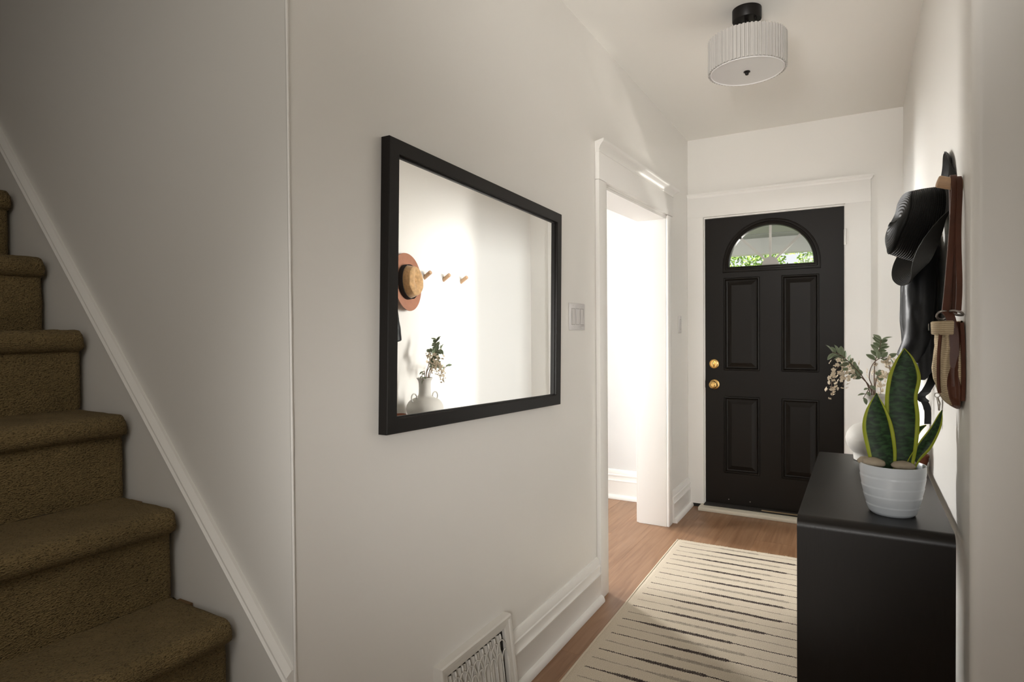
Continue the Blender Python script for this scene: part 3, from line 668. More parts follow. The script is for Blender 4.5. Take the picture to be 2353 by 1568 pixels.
switch(4.16, 1.288, 1, 'light_switch', 'small single white switch plate beside the front door casing')

# ------------------------------------------------------------------ ceiling light
LC = Vector((-.4185, 2.738, 0))
cl = thing('ceiling_light', 'semi-flush ceiling light with a pleated white drum shade and black canopy', 'ceiling light', (LC.x, LC.y, CZ-.001))
MB().lathe([(0, CZ-.0005), (.058, CZ-.0005), (.058, CZ-.044), (.056, CZ-.047), (0, CZ-.047)], (LC.x, LC.y, 0), 48, cap0=False, cap1=False).build('canopy', FRAMEB, cl, angle=40)
MB().tube([(LC.x, LC.y, CZ-.047), (LC.x, LC.y, 2.36)], .0075, 12).build('stem', FRAMEB, cl, angle=40)
for s in (-1, 1): MB().tube([(LC.x+s*.036, LC.y-.012*s, CZ-.047), (LC.x+s*.036, LC.y-.012*s, CZ-.058)], .0052, 10).build('canopy_nut', FRAMEB, cl, angle=40)
NP = 62; z0, z1 = 2.337, 2.470
def ple(t):
    f_ = (t*NP/(2*pi)) % 1; return 1 if f_ < .42 else (.962 if .5 < f_ < .92 else .981)
n = NP*8; rows = []
for r_, z in ((.1565, z0), (.1565, z1), (.151, z1), (.151, z0)):
    rows.append([(LC.x+r_*ple(2*pi*j/n)*cos(2*pi*j/n), LC.y+r_*ple(2*pi*j/n)*sin(2*pi*j/n), z) for j in range(n)])
mb = MB(); mb.grid(rows+[rows[0]], close_u=True); mb.build('pleated_shade', SHADE, cl)
MB().lathe([(0, 2.343), (.143, 2.343), (.146, 2.340), (.1475, 2.336), (.146, 2.3335), (.143, 2.3335), (.141, 2.3365), (0, 2.3365)], (LC.x, LC.y, 0), 96, cap0=False, cap1=False).build('diffuser_disc', DIFF, cl, angle=40)
MB().lathe([(0, 2.3364), (.013, 2.3360), (.0135, 2.333), (.007, 2.330), (.007, 2.324), (.005, 2.3215), (0, 2.321)], (LC.x, LC.y, 0), 24, cap0=False, cap1=False).build('finial', FRAMEB, cl, angle=40)
for k in range(3):
    a = 2*pi*k/3; MB().tube([(LC.x, LC.y, 2.46), (LC.x+.147*cos(a), LC.y+.147*sin(a), 2.46)], .003, 6).build('spider_arm', FRAMEB, cl)

# ------------------------------------------------------------------ rug
A = Vector((-.943, 3.602, 0)); Bv = Vector((-.9195, 1.9, 0)); d = (Bv-A).normalized(); u = Vector((-d.y, d.x, 0)); RL, RW_ = 2.42, .752
rg = thing('runner_rug', 'cream runner rug with dark and grey broken stripes on the oak floor', 'rug', A+d*RL/2+u*RW_/2)
nu, nv = 80, 240; V = []; F = []; UV = []
rd = random.Random(2)
for j in range(nv+1):
    for i in range(nu+1):
        a, b = RW_*i/nu, RL*j/nv
        p = A+d*b+u*a
        z = .0105+.0012*noise.noise(Vector((a*9, b*9, 0)))+.0011*noise.noise(Vector((a*90, b*90, 0)))
        if i in (0, nu) or j in (0, nv): z = .005
        wob = .0015*noise.noise(Vector((b*20, a*20, 5)))
        V.append(p+Vector((wob, wob, z))); UV.append((a, b))
for j in range(nv):
    for i in range(nu):
        q = j*(nu+1)+i; F.append((q, q+1, q+nu+2, q+nu+1))
nb = len(V)
for a, b in ((0, 0), (RW_, 0), (RW_, RL), (0, RL)):
    V.append(A+d*b+u*a+Vector((0, 0, .0005))); UV.append((a, b))
F.append((nb+3, nb+2, nb+1, nb))
mobj('woven_pile', V, F, RUG, rg, smooth=True, uvs=UV)
BIND = mat('rug_binding', (.62, .54, .42), .95, bump=.6, bscale=300)
for a in (0, RW_):
    mb = MB(); mb.tube([A+d*(RL*t/60)+u*(a+.001*noise.noise(Vector((t*.7, a, 0))))+Vector((0, 0, .0058)) for t in range(61)], .0052, 8); mb.build('edge_binding', BIND, rg, smooth=True)
mb = MB()
for k in range(260):
    a = RW_*k/259; L_ = rd.uniform(.003, .009) if rd.random() < .9 else rd.uniform(.012, .022)
    p = A+u*a; q = p-d*L_+u*rd.uniform(-.004, .004)
    mb.tube([p+Vector((0, 0, .006)), (p+q)/2+Vector((0, 0, .007)), q+Vector((0, 0, .002))], [.0022, .0020, .0012], 5)
o = mb.build('fringe', BIND, rg, smooth=True); o['kind'] = 'stuff'

# ------------------------------------------------------------------ console table (bent waterfall form)
cx0, cx1, cy0, cy1, ZT = -.153, .203, 1.835, 2.885, .733
ct = thing('console_table', 'black waterfall console table with rounded ends against the right wall', 'table', ((cx0+cx1)/2, (cy0+cy1)/2, 0))
TH = .022; RO = .030
def arc(cy, cz, r, a0_, a1_, n=10): return [(cy+r*cos(radians(a0_+(a1_-a0_)*i/n)), cz+r*sin(radians(a0_+(a1_-a0_)*i/n))) for i in range(n+1)]
outer = [(cy0, 0)]+arc(cy0+RO, ZT-RO, RO, 180, 90)+arc(cy1-RO, ZT-RO, RO, 90, 0)+[(cy1, 0)]
ri = RO-TH
inner = [(cy1-TH, 0)]+arc(cy1-RO, ZT-RO, ri, 0, 90)+arc(cy0+RO, ZT-RO, ri, 90, 180)+[(cy0+TH, 0)]
prof = outer+inner; n = len(prof)
mb = MB(); c_ = .0012
mb.add([(cx0, y, z) for y, z in prof]+[(cx1, y, z) for y, z in prof], [(i, (i+1) % n, n+(i+1) % n, n+i) for i in range(n)])
k = len(outer)
for base in (0, n):
    for i in range(k-1): mb.f.append((base+i, base+i+1, base+n-2-i, base+n-1-i))
mb.build('bent_panel', CONSOLE, ct, angle=35)
MB().box(cx0+.02, cx1-.004, cy0+TH+.0005, cy1-TH-.0005, .20, .22).build('lower_shelf', CONSOLE, ct, bevel=.001)

# ------------------------------------------------------------------ snake plant in ribbed pot
pc = Vector((.0755, 1.992, ZT))
sp_ = thing('potted_snake_plant', 'snake plant with yellow edged leaves in a ribbed white pot on the console', 'plant', pc)
prof = []
H_ = .137
for i in range(61):
    t = i/60; z = H_*t
    r = .0555+.0245*sin(min(1, t*1.02)*pi/2)**.9
    if t < .05: r -= .004*(1-t/.05)
    st_ = (t*5.2) % 1; r += .0011*(st_-.5) if t < .82 else 0
    prof.append((r, z))
prof += [(.0800, H_+.0015), (.0775, H_+.0015), (.0765, H_-.001), (.0745, H_-.03), (.072, H_-.031)]
mb = MB(); mb.lathe(prof, pc, 72, cap0=True, cap1=False); mb.build('plant_pot', POT, sp_, angle=50)
mb = MB(); rows = [[(pc.x+r*cos(2*pi*j/32), pc.y+r*sin(2*pi*j/32), pc.z+H_-.018+.004*noise.noise(Vector((r*60, j, 0)))) for j in range(32)] for r in (.075, .05, .025, .001)]
mb.grid(rows, close_u=True); mb.build('potting_soil', SOIL, sp_, smooth=True)
def rock(c, rx, ry, rz, seed, name, parent, m=PEBBLE):
    V = []; nn, kk = 20, 12
    for i in range(kk+1):
        a = pi*i/kk
        for j in range(nn):
            b = 2*pi*j/nn; dv = Vector((sin(a)*cos(b), sin(a)*sin(b), cos(a))); q = 1+.13*noise.noise(dv*1.6+Vector((seed, 0, 0)))
            V.append((c[0]+rx*dv.x*q, c[1]+ry*dv.y*q, c[2]+rz*dv.z*q))
    F = [(i*nn+j, i*nn+(j+1) % nn, (i+1)*nn+(j+1) % nn, (i+1)*nn+j) for i in range(kk) for j in range(nn)]
    return mobj(name, V, F, m, parent, smooth=True)
zt = ZT+H_
for i, (x, y, rx, ry, rz) in enumerate(((.030, 1.968, .029, .021, .014), (.010, 1.985, .020, .018, .012), (.098, 1.957, .028, .020, .013), (.060, 2.040, .026, .02, .012), (.118, 2.010, .016, .018, .011))):
    o = rock((x, y, zt+.004), rx, ry, rz, i*7+1, 'pebble', None)
    tag(o, ['flat beige pebble at the left front of the snake plant pot', 'smaller beige pebble tucked behind the left front one against the pot rim', 'flat beige pebble at the right front of the snake plant pot', 'pebble at the back of the snake plant pot, behind the leaves', 'small pebble at the right rim of the snake plant pot'][i], 'pebble', 'pebbles on the soil of the snake plant')
def blade(pts, wid, face, name='leaf', parent=sp_, cup=.16, m=SNAKE, twist=None, vs=1.0):
    """a strap leaf along pts with half widths wid, broad side towards 'face'"""
    pts = [Vector(p) for p in pts]; k = len(pts); rows = []; UV = []; nn = 10
    # smooth resample
    def cr_(p0, p1, p2, p3, t): return .5*((2*p1)+(-p0+p2)*t+(2*p0-5*p1+4*p2-p3)*t*t+(-p0+3*p1-3*p2+p3)*t**3)
    Q = []; Wd = []
    for i in range(k-1):
        for s in range(8):
            t = s/8; Q.append(cr_(pts[max(i-1, 0)], pts[i], pts[i+1], pts[min(i+2, k-1)], t)); Wd.append(cr_(wid[max(i-1, 0)], wid[i], wid[i+1], wid[min(i+2, k-1)], t))
    Q.append(pts[-1]); Wd.append(wid[-1]); L_ = 0; n = len(Q); F = Vector(face).normalized()
    for i, p in enumerate(Q):
        if i: L_ += (Q[i]-Q[i-1]).length
        t = (Q[min(i+1, n-1)]-Q[max(i-1, 0)]).normalized(); f = F.copy()
        if twist: f = Matrix.Rotation(twist*i/n, 3, 'Z') @ f
        side = t.cross(f).normalized(); nr = side.cross(t).normalized()
        w = max(.0004, Wd[i]); fr = []
        for j in range(nn+1):
            s = -1+2*j/nn; wave = .0015*sin(L_*70+s*2)*abs(s)
            fr.append(p+side*(w*s)-nr*(cup*w*(1-s*s)*1.0)+nr*wave); UV.append((s, L_*vs))
        rows.append(fr)
    base = len(UV); th = .0022
    V = [v for r in rows for v in r]; W_ = nn+1
    Fc = [(i*W_+j, i*W_+j+1, (i+1)*W_+j+1, (i+1)*W_+j) for i in range(n-1) for j in range(nn)]
    o = mobj(name, V, Fc, m, parent, smooth=True, uvs=UV)
    sd = o.modifiers.new('thickness', 'SOLIDIFY'); sd.thickness = th; sd.offset = 0
    return o
FC = (-.05, -1, .12)
blade([(.092, 1.985, zt-.02), (.096, 1.988, zt+.06), (.098, 1.992, zt+.13), (.096, 1.995, zt+.19), (.104, 1.998, zt+.245), (.1055, 2.0, zt+.29), (.1035, 2.002, zt+.322)], [.029, .038, .0405, .0375, .0375, .022, .0005], FC)
blade([(.055, 1.975, zt-.02), (.049, 1.98, zt+.04), (.040, 1.985, zt+.10), (.037, 1.99, zt+.15), (.0375, 1.995, zt+.196)], [.028, .036, .0375, .025, .0005], (-.15, -1, .1))
blade([(.112, 1.990, zt-.02), (.130, 1.995, zt+.022), (.155, 2.00, zt+.062), (.176, 2.003, zt+.105), (.190, 2.005, zt+.155)], [.014, .0175, .019, .015, .0005], (.55, -1, -.35), cup=.5)
blade([(.066, 2.03, zt-.02), (.064, 2.04, zt+.10), (.066, 2.045, zt+.17), (.070, 2.047, zt+.205)], [.008, .011, .008, .0005], (-.8, -1, 0), cup=.3)
blade([(.060, 2.015, zt-.02), (.062, 2.02, zt+.07), (.056, 2.022, zt+.12), (.050, 2.024, zt+.15)], [.006, .008, .006, .0005], (.8, -1, 0), cup=.3)
blade([(.110, 2.03, zt-.02), (.122, 2.035, zt+.06), (.135, 2.036, zt+.09), (.157, 2.037, zt+.108)], [.008, .012, .009, .0005], (.2, -1, .6), cup=.3)

# ------------------------------------------------------------------ white vase and flowering branches
vc = Vector((.052, 2.762, ZT))
vs_ = thing('ceramic_vase', 'matte white round bodied vase with two small ring handles at the back of the console', 'vase', vc)
prof = [(.070, 0), (.078, .002), (.079, .018), (.0775, .026), (.087, .036), (.0985, .052), (.105, .070), (.1065, .085), (.1025, .103), (.093, .120), (.080, .133), (.060, .142), (.045, .149), (.0375, .158), (.0345, .172), (.0335, .20), (.0340, .225), (.0365, .240), (.043, .250), (.046, .2545), (.0455, .258), (.0425, .2585), (.037, .249), (.031, .238), (.029, .20), (.03, .15)]
mb = MB(); mb.lathe(prof, vc, 64, cap0=True, cap1=False); mb.build('vase_body', VASE, vs_, angle=60)
for a in (radians(100), radians(280)):
    dx, dy = cos(a), sin(a); P = []
    for i in range(15):
        t = radians(-60+250*i/14)
        rr = .080+.020*cos(t)*1.0; zz = .148+.024*sin(t)
        P.append((vc.x+dx*rr, vc.y+dy*rr, vc.z+zz))
    MB().tube(P, .0042, 8).build('ring_handle', VASE, vs_, smooth=True)

def spline(P, n=10):
    P = [Vector(p) for p in P]; k = len(P); Q = []
    for i in range(k-1):
        p0, p1, p2, p3 = P[max(i-1, 0)], P[i], P[i+1], P[min(i+2, k-1)]
        for s in range(n):
            t = s/n; Q.append(.5*((2*p1)+(-p0+p2)*t+(2*p0-5*p1+4*p2-p3)*t*t+(-p0+3*p1-3*p2+p3)*t**3))
    return Q+[P[-1]]
rb = random.Random(11)
def small_leaf(base, dirv, L_, W_, parent):
    dirv = Vector(dirv).normalized(); side = dirv.cross(Vector((rb.uniform(-.4, .4), rb.uniform(-.8, -.2), .9))).normalized(); nr = side.cross(dirv)
    rows = []; UV = []
    for i, (t, w) in enumerate(((0, .06), (.15, .55), (.35, .95), (.55, 1), (.75, .75), (.9, .38), (1, .02))):
        c = base+dirv*(L_*t)-nr*(L_*.16*t*t)
        for s in (-1, -.5, 0, .5, 1):
            rows.append(c+side*(W_*w*s)+nr*(W_*.28*abs(s)*w)); UV.append((s, t))
    F = [(i*5+j, i*5+j+1, (i+1)*5+j+1, (i+1)*5+j) for i in range(6) for j in range(4)]
    return mobj('leaf', rows, F, SAGE, parent, smooth=True, uvs=UV)
def blossom(c, r, parent, dirv):
    mb = MB(); dirv = Vector(dirv).normalized(); a = dirv.orthogonal().normalized(); b = dirv.cross(a)
    ph = rb.uniform(0, 6)
    for k in range(5):
        t = ph+2*pi*k/5; o = a*cos(t)+b*sin(t); sd = dirv.cross(o); cu = rb.uniform(.3, .9)
        V = []
        for (q, w, h) in ((.0, .10, 0), (.4, .34, .35), (.75, .42, .55*cu), (1.0, .16, .15*cu)):
            cc = c+o*(r*q)+dirv*(r*h); V += [cc-sd*(r*w), cc+dirv*(r*-.12), cc+sd*(r*w)]
        mb.add(V, [(i*3+j, i*3+j+1, (i+1)*3+j+1, (i+1)*3+j) for i in range(3) for j in range(2)])
    return mb.build('blossom', PETAL, parent, smooth=True)
mouth = Vector((vc.x, vc.y, ZT+.05))
def branch(path, leaves, blossoms, label, group='flowering branches in the vase'):
    Q = spline(path); root = thing('flowering_branch', label, 'flower', path[0], group)
    n = len(Q); MB().tube(Q, [.0026*(1-.6*i/n) for i in range(n)], 6).build('stem', BARK, root, smooth=True)
    for (t0, t1, cnt, L_, W_) in leaves:
        for k in range(cnt):
            t = t0+(t1-t0)*(k+.5)/cnt; i = min(n-2, int(t*(n-1))); p = Q[i]; tg = (Q[i+1]-Q[i]).normalized()
            sd = tg.cross(Vector((0, -1, .1))).normalized()*(1 if k % 2 else -1)
            small_leaf(p, tg*.75+sd*.9+Vector((rb.uniform(-.15, .15), rb.uniform(-.35, .1), rb.uniform(-.1, .2))), L_*rb.uniform(.8, 1.15), W_*rb.uniform(.85, 1.1), root)
    for (P, cnt, spread_, r) in blossoms:
        R_ = spline(P, 6); MB().tube(R_, .0012, 5).build('flower_stalk', BARK, root, smooth=True)
        for k in range(cnt):
            p = R_[int((k+.5)/cnt*(len(R_)-1))]; o = Vector((rb.gauss(0, 1), rb.gauss(0, 1), rb.gauss(0, 1)))*spread_*(1-.55*k/cnt)
            blossom(p+o, .78*r*(1-.35*k/cnt), root, o+Vector((0, -.01, -.006)))
    return root
branch([(.048, 2.757, .80), (.030, 2.745, .995), (.005, 2.735, 1.06), (-.030, 2.725, 1.105), (-.070, 2.72, 1.145), (-.100, 2.715, 1.155)],
       [(.62, .98, 12, .036, .0105)], [([(-.045, 2.72, 1.115), (-.085, 2.715, 1.09), (-.100, 2.71, 1.04), (-.098, 2.705, .985)], 45, .017, .0135)],
       'flowering branch leaning left over the door, cream blossoms hanging from its tip')
branch([(.055, 2.765, .80), (.036, 2.755, .995), (.008, 2.745, 1.05), (-.022, 2.74, 1.075), (-.048, 2.735, 1.108)],
       [(.55, .98, 9, .034, .011)], [([(-.02, 2.73, 1.08), (-.05, 2.722, 1.06), (-.062, 2.72, 1.025)], 16, .015, .013)],
       'shorter branch leaning left in the vase, leaves in front of the hanging blossoms')
branch([(.057, 2.768, .80), (.042, 2.780, .995), (.028, 2.80, 1.055), (.040, 2.83, 1.105), (.070, 2.86, 1.130), (.105, 2.875, 1.125)],
       [(.72, 1.0, 6, .036, .011)], [([(.085, 2.86, 1.128), (.098, 2.87, 1.10), (.100, 2.88, 1.06), (.098, 2.89, 1.005)], 35, .013, .012)],
       'arching branch bending right in the vase with blossoms hanging beside the jacket')
branch([(.050, 2.772, .80), (.046, 2.79, .995), (.045, 2.82, 1.06), (.050, 2.86, 1.12), (.064, 2.885, 1.165), (.072, 2.90, 1.205)],
       [(.60, 1.0, 15, .038, .0115)], [], 'tall leafy branch standing upright at the back of the vase')
branch([(.055, 2.775, .80), (.048, 2.80, .99), (.055, 2.86, 1.05), (.07, 2.93, 1.055), (.075, 2.985, 1.035), (.08, 3.03, 1.045)],
       [(.45, .70, 5, .034, .011), (.85, 1.0, 4, .034, .011)], [([(.06, 2.87, 1.07), (.07, 2.92, 1.05), (.07, 2.96, 1.01), (.07, 2.975, .945)], 35, .014, .012)],
       'low branch reaching towards the door from the vase with a dangling blossom tip')
branch([(.045, 2.757, .80), (.036, 2.742, .992), (.035, 2.735, 1.03), (.022, 2.70, 1.01), (.006, 2.69, .98)],
       [(.55, 1.0, 5, .026, .009)], [], 'short sprig drooping over the front of the vase rim')

# terracotta bowl beside the vase
bc = Vector((.1755, 2.685, ZT))
bw = thing('terracotta_bowl', 'small round terracotta bowl between the snake plant and the white vase', 'bowl', bc)
MB().lathe([(.024, 0), (.028, .002), (.035, .016), (.039, .030), (.0395, .040), (.0415, .042), (.0415, .050), (.0385, .052), (.0365, .050), (.0355, .032), (.028, .012), (0, .009)], bc, 48, cap1=False).build('bowl_body', TERRA, bw, angle=50)

# ------------------------------------------------------------------ wooden pegs along the right wall
PZ = 1.612
pegs = [1.893, 2.10, 2.30, 2.50, 2.79, 2.99, 3.19, 3.39]
plabel = ['wooden wall peg holding the canvas bag straps, nearest the camera', 'wooden wall peg hidden behind the black straw hat', 'wooden wall peg holding the black leather jacket', 'wooden wall peg between the leather jacket and the tan hat',
          'wooden wall peg under the tan felt hat', 'first bare wooden peg beside the tan hat in the mirror', 'middle bare wooden peg seen in the mirror', 'bare wooden peg nearest the front door, last in the row']
for y, lb in zip(pegs, plabel):
    r_ = .0150 if y < 2 else .0125; ln = .058
    base = Vector((WR-.0002, y, PZ-.008 if y < 2 else PZ-.028)); tip = base+Vector((-.052, -.006, .016 if y < 2 else .030)); ax = (tip-base).normalized()
    mb = MB(); nn = 28; V = []
    a = Vector((0, 1, 0)); a = (a-ax*a.dot(ax)).normalized(); b = ax.cross(a)
    for q in (0, 1, 2, 3):
        for j in range(nn):
            t = 2*pi*j/nn; o = a*cos(t)*r_+b*sin(t)*r_
            if q == 0: p = base+o; p += ax*((WR-.0002-p.x)/ax.x)
            elif q == 1: p = tip+o-ax*.003
            elif q == 2: p = tip+o*.93-ax*.0008
            else: p = tip+o*.85
            V.append(p)
    mb.add(V, [(i*nn+j, i*nn+(j+1) % nn, (i+1)*nn+(j+1) % nn, (i+1)*nn+j) for i in range(3) for j in range(nn)]+[tuple(range(nn))[::-1], tuple(3*nn+j for j in range(nn))])
    o = mb.build('wall_peg', PEG, None, angle=40)
    tag(o, lb, 'peg', 'wooden wall pegs')

# ------------------------------------------------------------------ hats
def hat(name, label, loc, axis, upv, crown_r, crown_h, brim_fn, crownmat, brimmat, ring=0, band=None, dent=None, steps=40):
    """axis = direction the crown points; brim_fn(angle, s) -> (radius, height) with s 0..1 from crown to rim; angle 0 = up"""
    c = Vector(loc); ax = Vector(axis).normalized(); U = Vector(upv); U = (U-ax*U.dot(ax)).normalized(); Sd = ax.cross(U)
    root = thing(name, label, 'hat', c)
    n = 120
    def P(t, r, h): return c+ax*h+U*(r*cos(t))+Sd*(r*sin(t))
    # crown
    rows = []; K = steps
    for i in range(K+1):
        q = i/K; row = []
        for j in range(n):
            t = 2*pi*j/n
            if q < .55:                             # side
                s = q/.55; h = crown_h*.86*s; r = crown_r(t)*(1-.16*s**1.5)
            else:
                s = (q-.55)/.45; a = s*pi/2; r = crown_r(t)*.84*cos(a)**.75 if s < 1 else .0005; h = crown_h*(.86+.14*sin(a))
            if dent: h += dent(t, r, h)
            rp = .0010*sin(i*pi) if ring else 0
            if ring: r *= (1+(.008 if i % 2 else -.008)); h += (.0009 if i % 2 else -.0009)
            row.append(P(t, r, h))
        rows.append(row)
    mb = MB(); mb.grid(rows, close_u=True); o = mb.build('crown', crownmat, root, smooth=not ring); sd = o.modifiers.new('thickness', 'SOLIDIFY'); sd.thickness = .0025
    rows = []; K = 44
    for i in range(K+1):
        s = i/K; row = []
        for j in range(n):
            t = 2*pi*j/n; R0 = crown_r(t); r, h = brim_fn(t, s, R0)
            if ring: h += (.0012 if i % 2 else -.0012)
            row.append(P(t, r, h))
        rows.append(row)
    mb = MB(); mb.grid(rows, close_u=True); o = mb.build('brim', brimmat, root, smooth=not ring); sd = o.modifiers.new('thickness', 'SOLIDIFY'); sd.thickness = .0028
    if band:
        rows = [[P(2*pi*j/n, crown_r(2*pi*j/n)*f+.003, h) for j in range(n)] for f, h in ((1.0, .001), (1.0, .010), (.985, band-.004), (.975, band))]
        mb = MB(); mb.grid(rows, close_u=True); b_ = mb.build('hat_band', BAND, root, smooth=True)
        sd = b_.modifiers.new('thickness', 'SOLIDIFY'); sd.thickness = .0018
        # flat bow on the band
        t0 = radians(150); p = [P(t0+a, crown_r(t0+a)*.995+.0055, h) for a in (-.22, 0, .22) for h in (.004, band-.006)]
        MB().add(p, [(0, 1, 3, 2), (2, 3, 5, 4)]).build('bow', BAND, root)
    return root
# black straw hat, brim folded against the wall above and kicked out below
def brim_black(t, s, R0):
    d = cos(t)                                        # +1 towards the top
    w = .080+.012*d+.004*cos(2*t)+.007*sin(t*3+.5)
    r = R0+w*s
    h = -.010*s
    if d < .15: h += .066*min(1, (.15-d))**.55*s**1.05
    h += -.016*max(0, d)**2*sin(s*pi/2)
    h += .016*sin(3*t+1.2)*s*s*(1 if d < .3 else .3)
    h += .030*max(0, d)**10*s**4+.034*math.exp(-((t-(2*pi-.62))/.42)**2)*s
    return r, h
hat('straw_sun_hat', 'floppy black straw hat with a wide wavy brim hanging in front of the jacket', (.183, 2.140, 1.545), (-.955, -.12, .15), (.16, 0, .97),
    lambda t: .106*(1+.03*cos(2*t+.6)+.03*sin(3*t)), .100, brim_black, STRAWM, STRAWM, ring=1, dent=lambda t, r, h: (.010*noise.noise(Vector((r*cos(t)*16, r*sin(t)*16, 2)))+.012*cos(t-2.6))*(h/.098), steps=60)
def brim_tan(t, s, R0):
    return R0+(.062+.008*cos(2*t+.4))*s, .004*sin(2*t)*s+.010*s*s
hat('felt_fedora', 'rust felt hat with camel crown and black band hanging further along, seen in the mirror', (.196, 2.785, 1.54), (-1, .05, .06), (.05, 0, 1),
    lambda t: .090*(1+.10*cos(2*t)), .080, brim_tan, CAMEL, FELT, band=.034,
    dent=lambda t, r, h: (-.020*math.exp(-((r*cos(t)-.01)/.05)**2-((r*sin(t))/.022)**2) if h > .07 else 0)+.006*noise.noise(Vector((r*cos(t)*20, r*sin(t)*20, 5))))

# ------------------------------------------------------------------ leather jacket
jk = thing('leather_jacket', 'glossy black leather jacket with a hanging belt, under the straw hat', 'jacket', (.20, 2.40, 1.08))
def jacket():
    rows = []; NZ, NT = 110, 120
    for i in range(NZ+1):
        q = i/NZ; z = 1.585-(1.585-1.092)*q
        def li(tab):
            for (a, va), (b, vb) in zip(tab, tab[1:]):
                if q <= b: t = (q-a)/(b-a); t = t*t*(3-2*t); return va+(vb-va)*t
            return tab[-1][1]
        hw = li(((0, .035), (.08, .075), (.22, .150), (.45, .155), (.8, .165), (1, .160)))     # half width along the wall
        dp = li(((0, .030), (.10, .055), (.30, .085), (.55, .088), (.8, .078), (1, .070)))      # depth off the wall
        yc = 2.415+.01*sin(q*3); row = []
        for j in range(NT):
            t = 2*pi*j/NT; cx, cy = cos(t), sin(t)
            sx = abs(cx)**.8*(1 if cx > 0 else -1); sy = abs(cy)**.8*(1 if cy > 0 else -1)
            fold = .006*sin(5*t+1.6*noise.noise(Vector((q*1.4, 0, 1)))*2)*min(1, q*1.8)+.006*noise.noise(Vector((cx*2, cy*2, q*2.2)))+.0022*noise.noise(Vector((cx*6, cy*6, q*7)))
            x = WR-.006-dp/2+sx*(dp/2+fold*.8); y = yc+sy*(hw+fold)
            x = min(x, WR-.003)
            zz = z+(.018*sin(5*t+1)*q if q > .93 else 0)-.02*q*cos(t-2.2)
            row.append((x, y, zz))
        rows.append(row)
    mb = MB(); mb.grid(rows, close_u=True); mb.f.append(tuple(range(NT))); mb.f.append(tuple(NZ*NT+j for j in range(NT))[::-1]); return mb.build('jacket_body', LEATHER, jk, smooth=True)
jacket()
def sleeve(P, R_, name='sleeve', seed=0):
    Q = spline(P, 10); n = len(Q); rows = []; NT = 40
    from bisect import bisect
    for i, p in enumerate(Q):
        f = i/(n-1)*(len(R_)-1); k = min(int(f), len(R_)-2); r = R_[k]+(R_[k+1]-R_[k])*(f-k)
        t = (Q[min(i+1, n-1)]-Q[max(i-1, 0)]).normalized(); a = Vector((0, 1, 0)); a = (a-t*a.dot(t)).normalized(); b = t.cross(a)
        rows.append([p+a*(cos(2*pi*j/NT)*r*1.15*(1+.10*noise.noise(Vector((cos(2*pi*j/NT)*1.5, i*.28+seed, sin(2*pi*j/NT)*1.5)))))+b*(sin(2*pi*j/NT)*r*(1+.08*noise.noise(Vector((cos(2*pi*j/NT)*2, i*.16+seed, 4))))) for j in range(NT)])
    for r in rows:
        for k, v in enumerate(r):
            if v.x > WR-.002: r[k] = Vector((WR-.002, v.y, v.z))
    mb = MB(); mb.grid(rows, close_u=True); mb.f.append(tuple(range(NT))); mb.f.append(tuple((n-1)*NT+j for j in range(NT))[::-1]); return mb.build(name, LEATHER, jk, smooth=True)
sleeve([(.180, 2.310, 1.50), (.160, 2.275, 1.42), (.156, 2.265, 1.32), (.152, 2.280, 1.22), (.132, 2.295, 1.155)], [.035, .042, .040, .037, .036], seed=1)
sleeve([(.185, 2.510, 1.50), (.165, 2.580, 1.42), (.160, 2.615, 1.30), (.162, 2.640, 1.20)], [.035, .042, .038, .034], seed=9)
# belt: knot and hanging tails
mb = MB(); P = spline([(.200, 2.345, 1.125), (.196, 2.340, 1.085), (.178, 2.338, 1.045), (.164, 2.338, 1.028), (.176, 2.338, 1.012), (.184, 2.340, .985), (.184, 2.340, .942)], 8)
V = []; F = []
wb = [.016]*8+[.018]*8+[.020]*8+[.020]*8+[.014]*8+[.0125]*9
for i, p in enumerate(P):
    w = wb[min(i, len(wb)-1)]; V += [p+Vector((-w*.75, -w*.6, 0)), p+Vector((w*.75, w*.4, 0)), p+Vector((w*.75, w*.4+.004, 0)), p+Vector((-w*.75, -w*.6+.004, 0))]
for i in range(len(P)-1):
    for j in range(4): F.append((i*4+j, i*4+(j+1) % 4, (i+1)*4+(j+1) % 4, (i+1)*4+j))
F += [(0, 1, 2, 3), tuple(len(V)-4+j for j in (3, 2, 1, 0))]
mb.add(V, F); mb.build('belt_tail', LEATHER, jk, angle=50)
MB().tube([(.175, 2.240, 1.36), (.176, 2.235, 1.29), (.178, 2.240, 1.24)], .0022, 6).build('zipper', SILVER, jk, smooth=True)

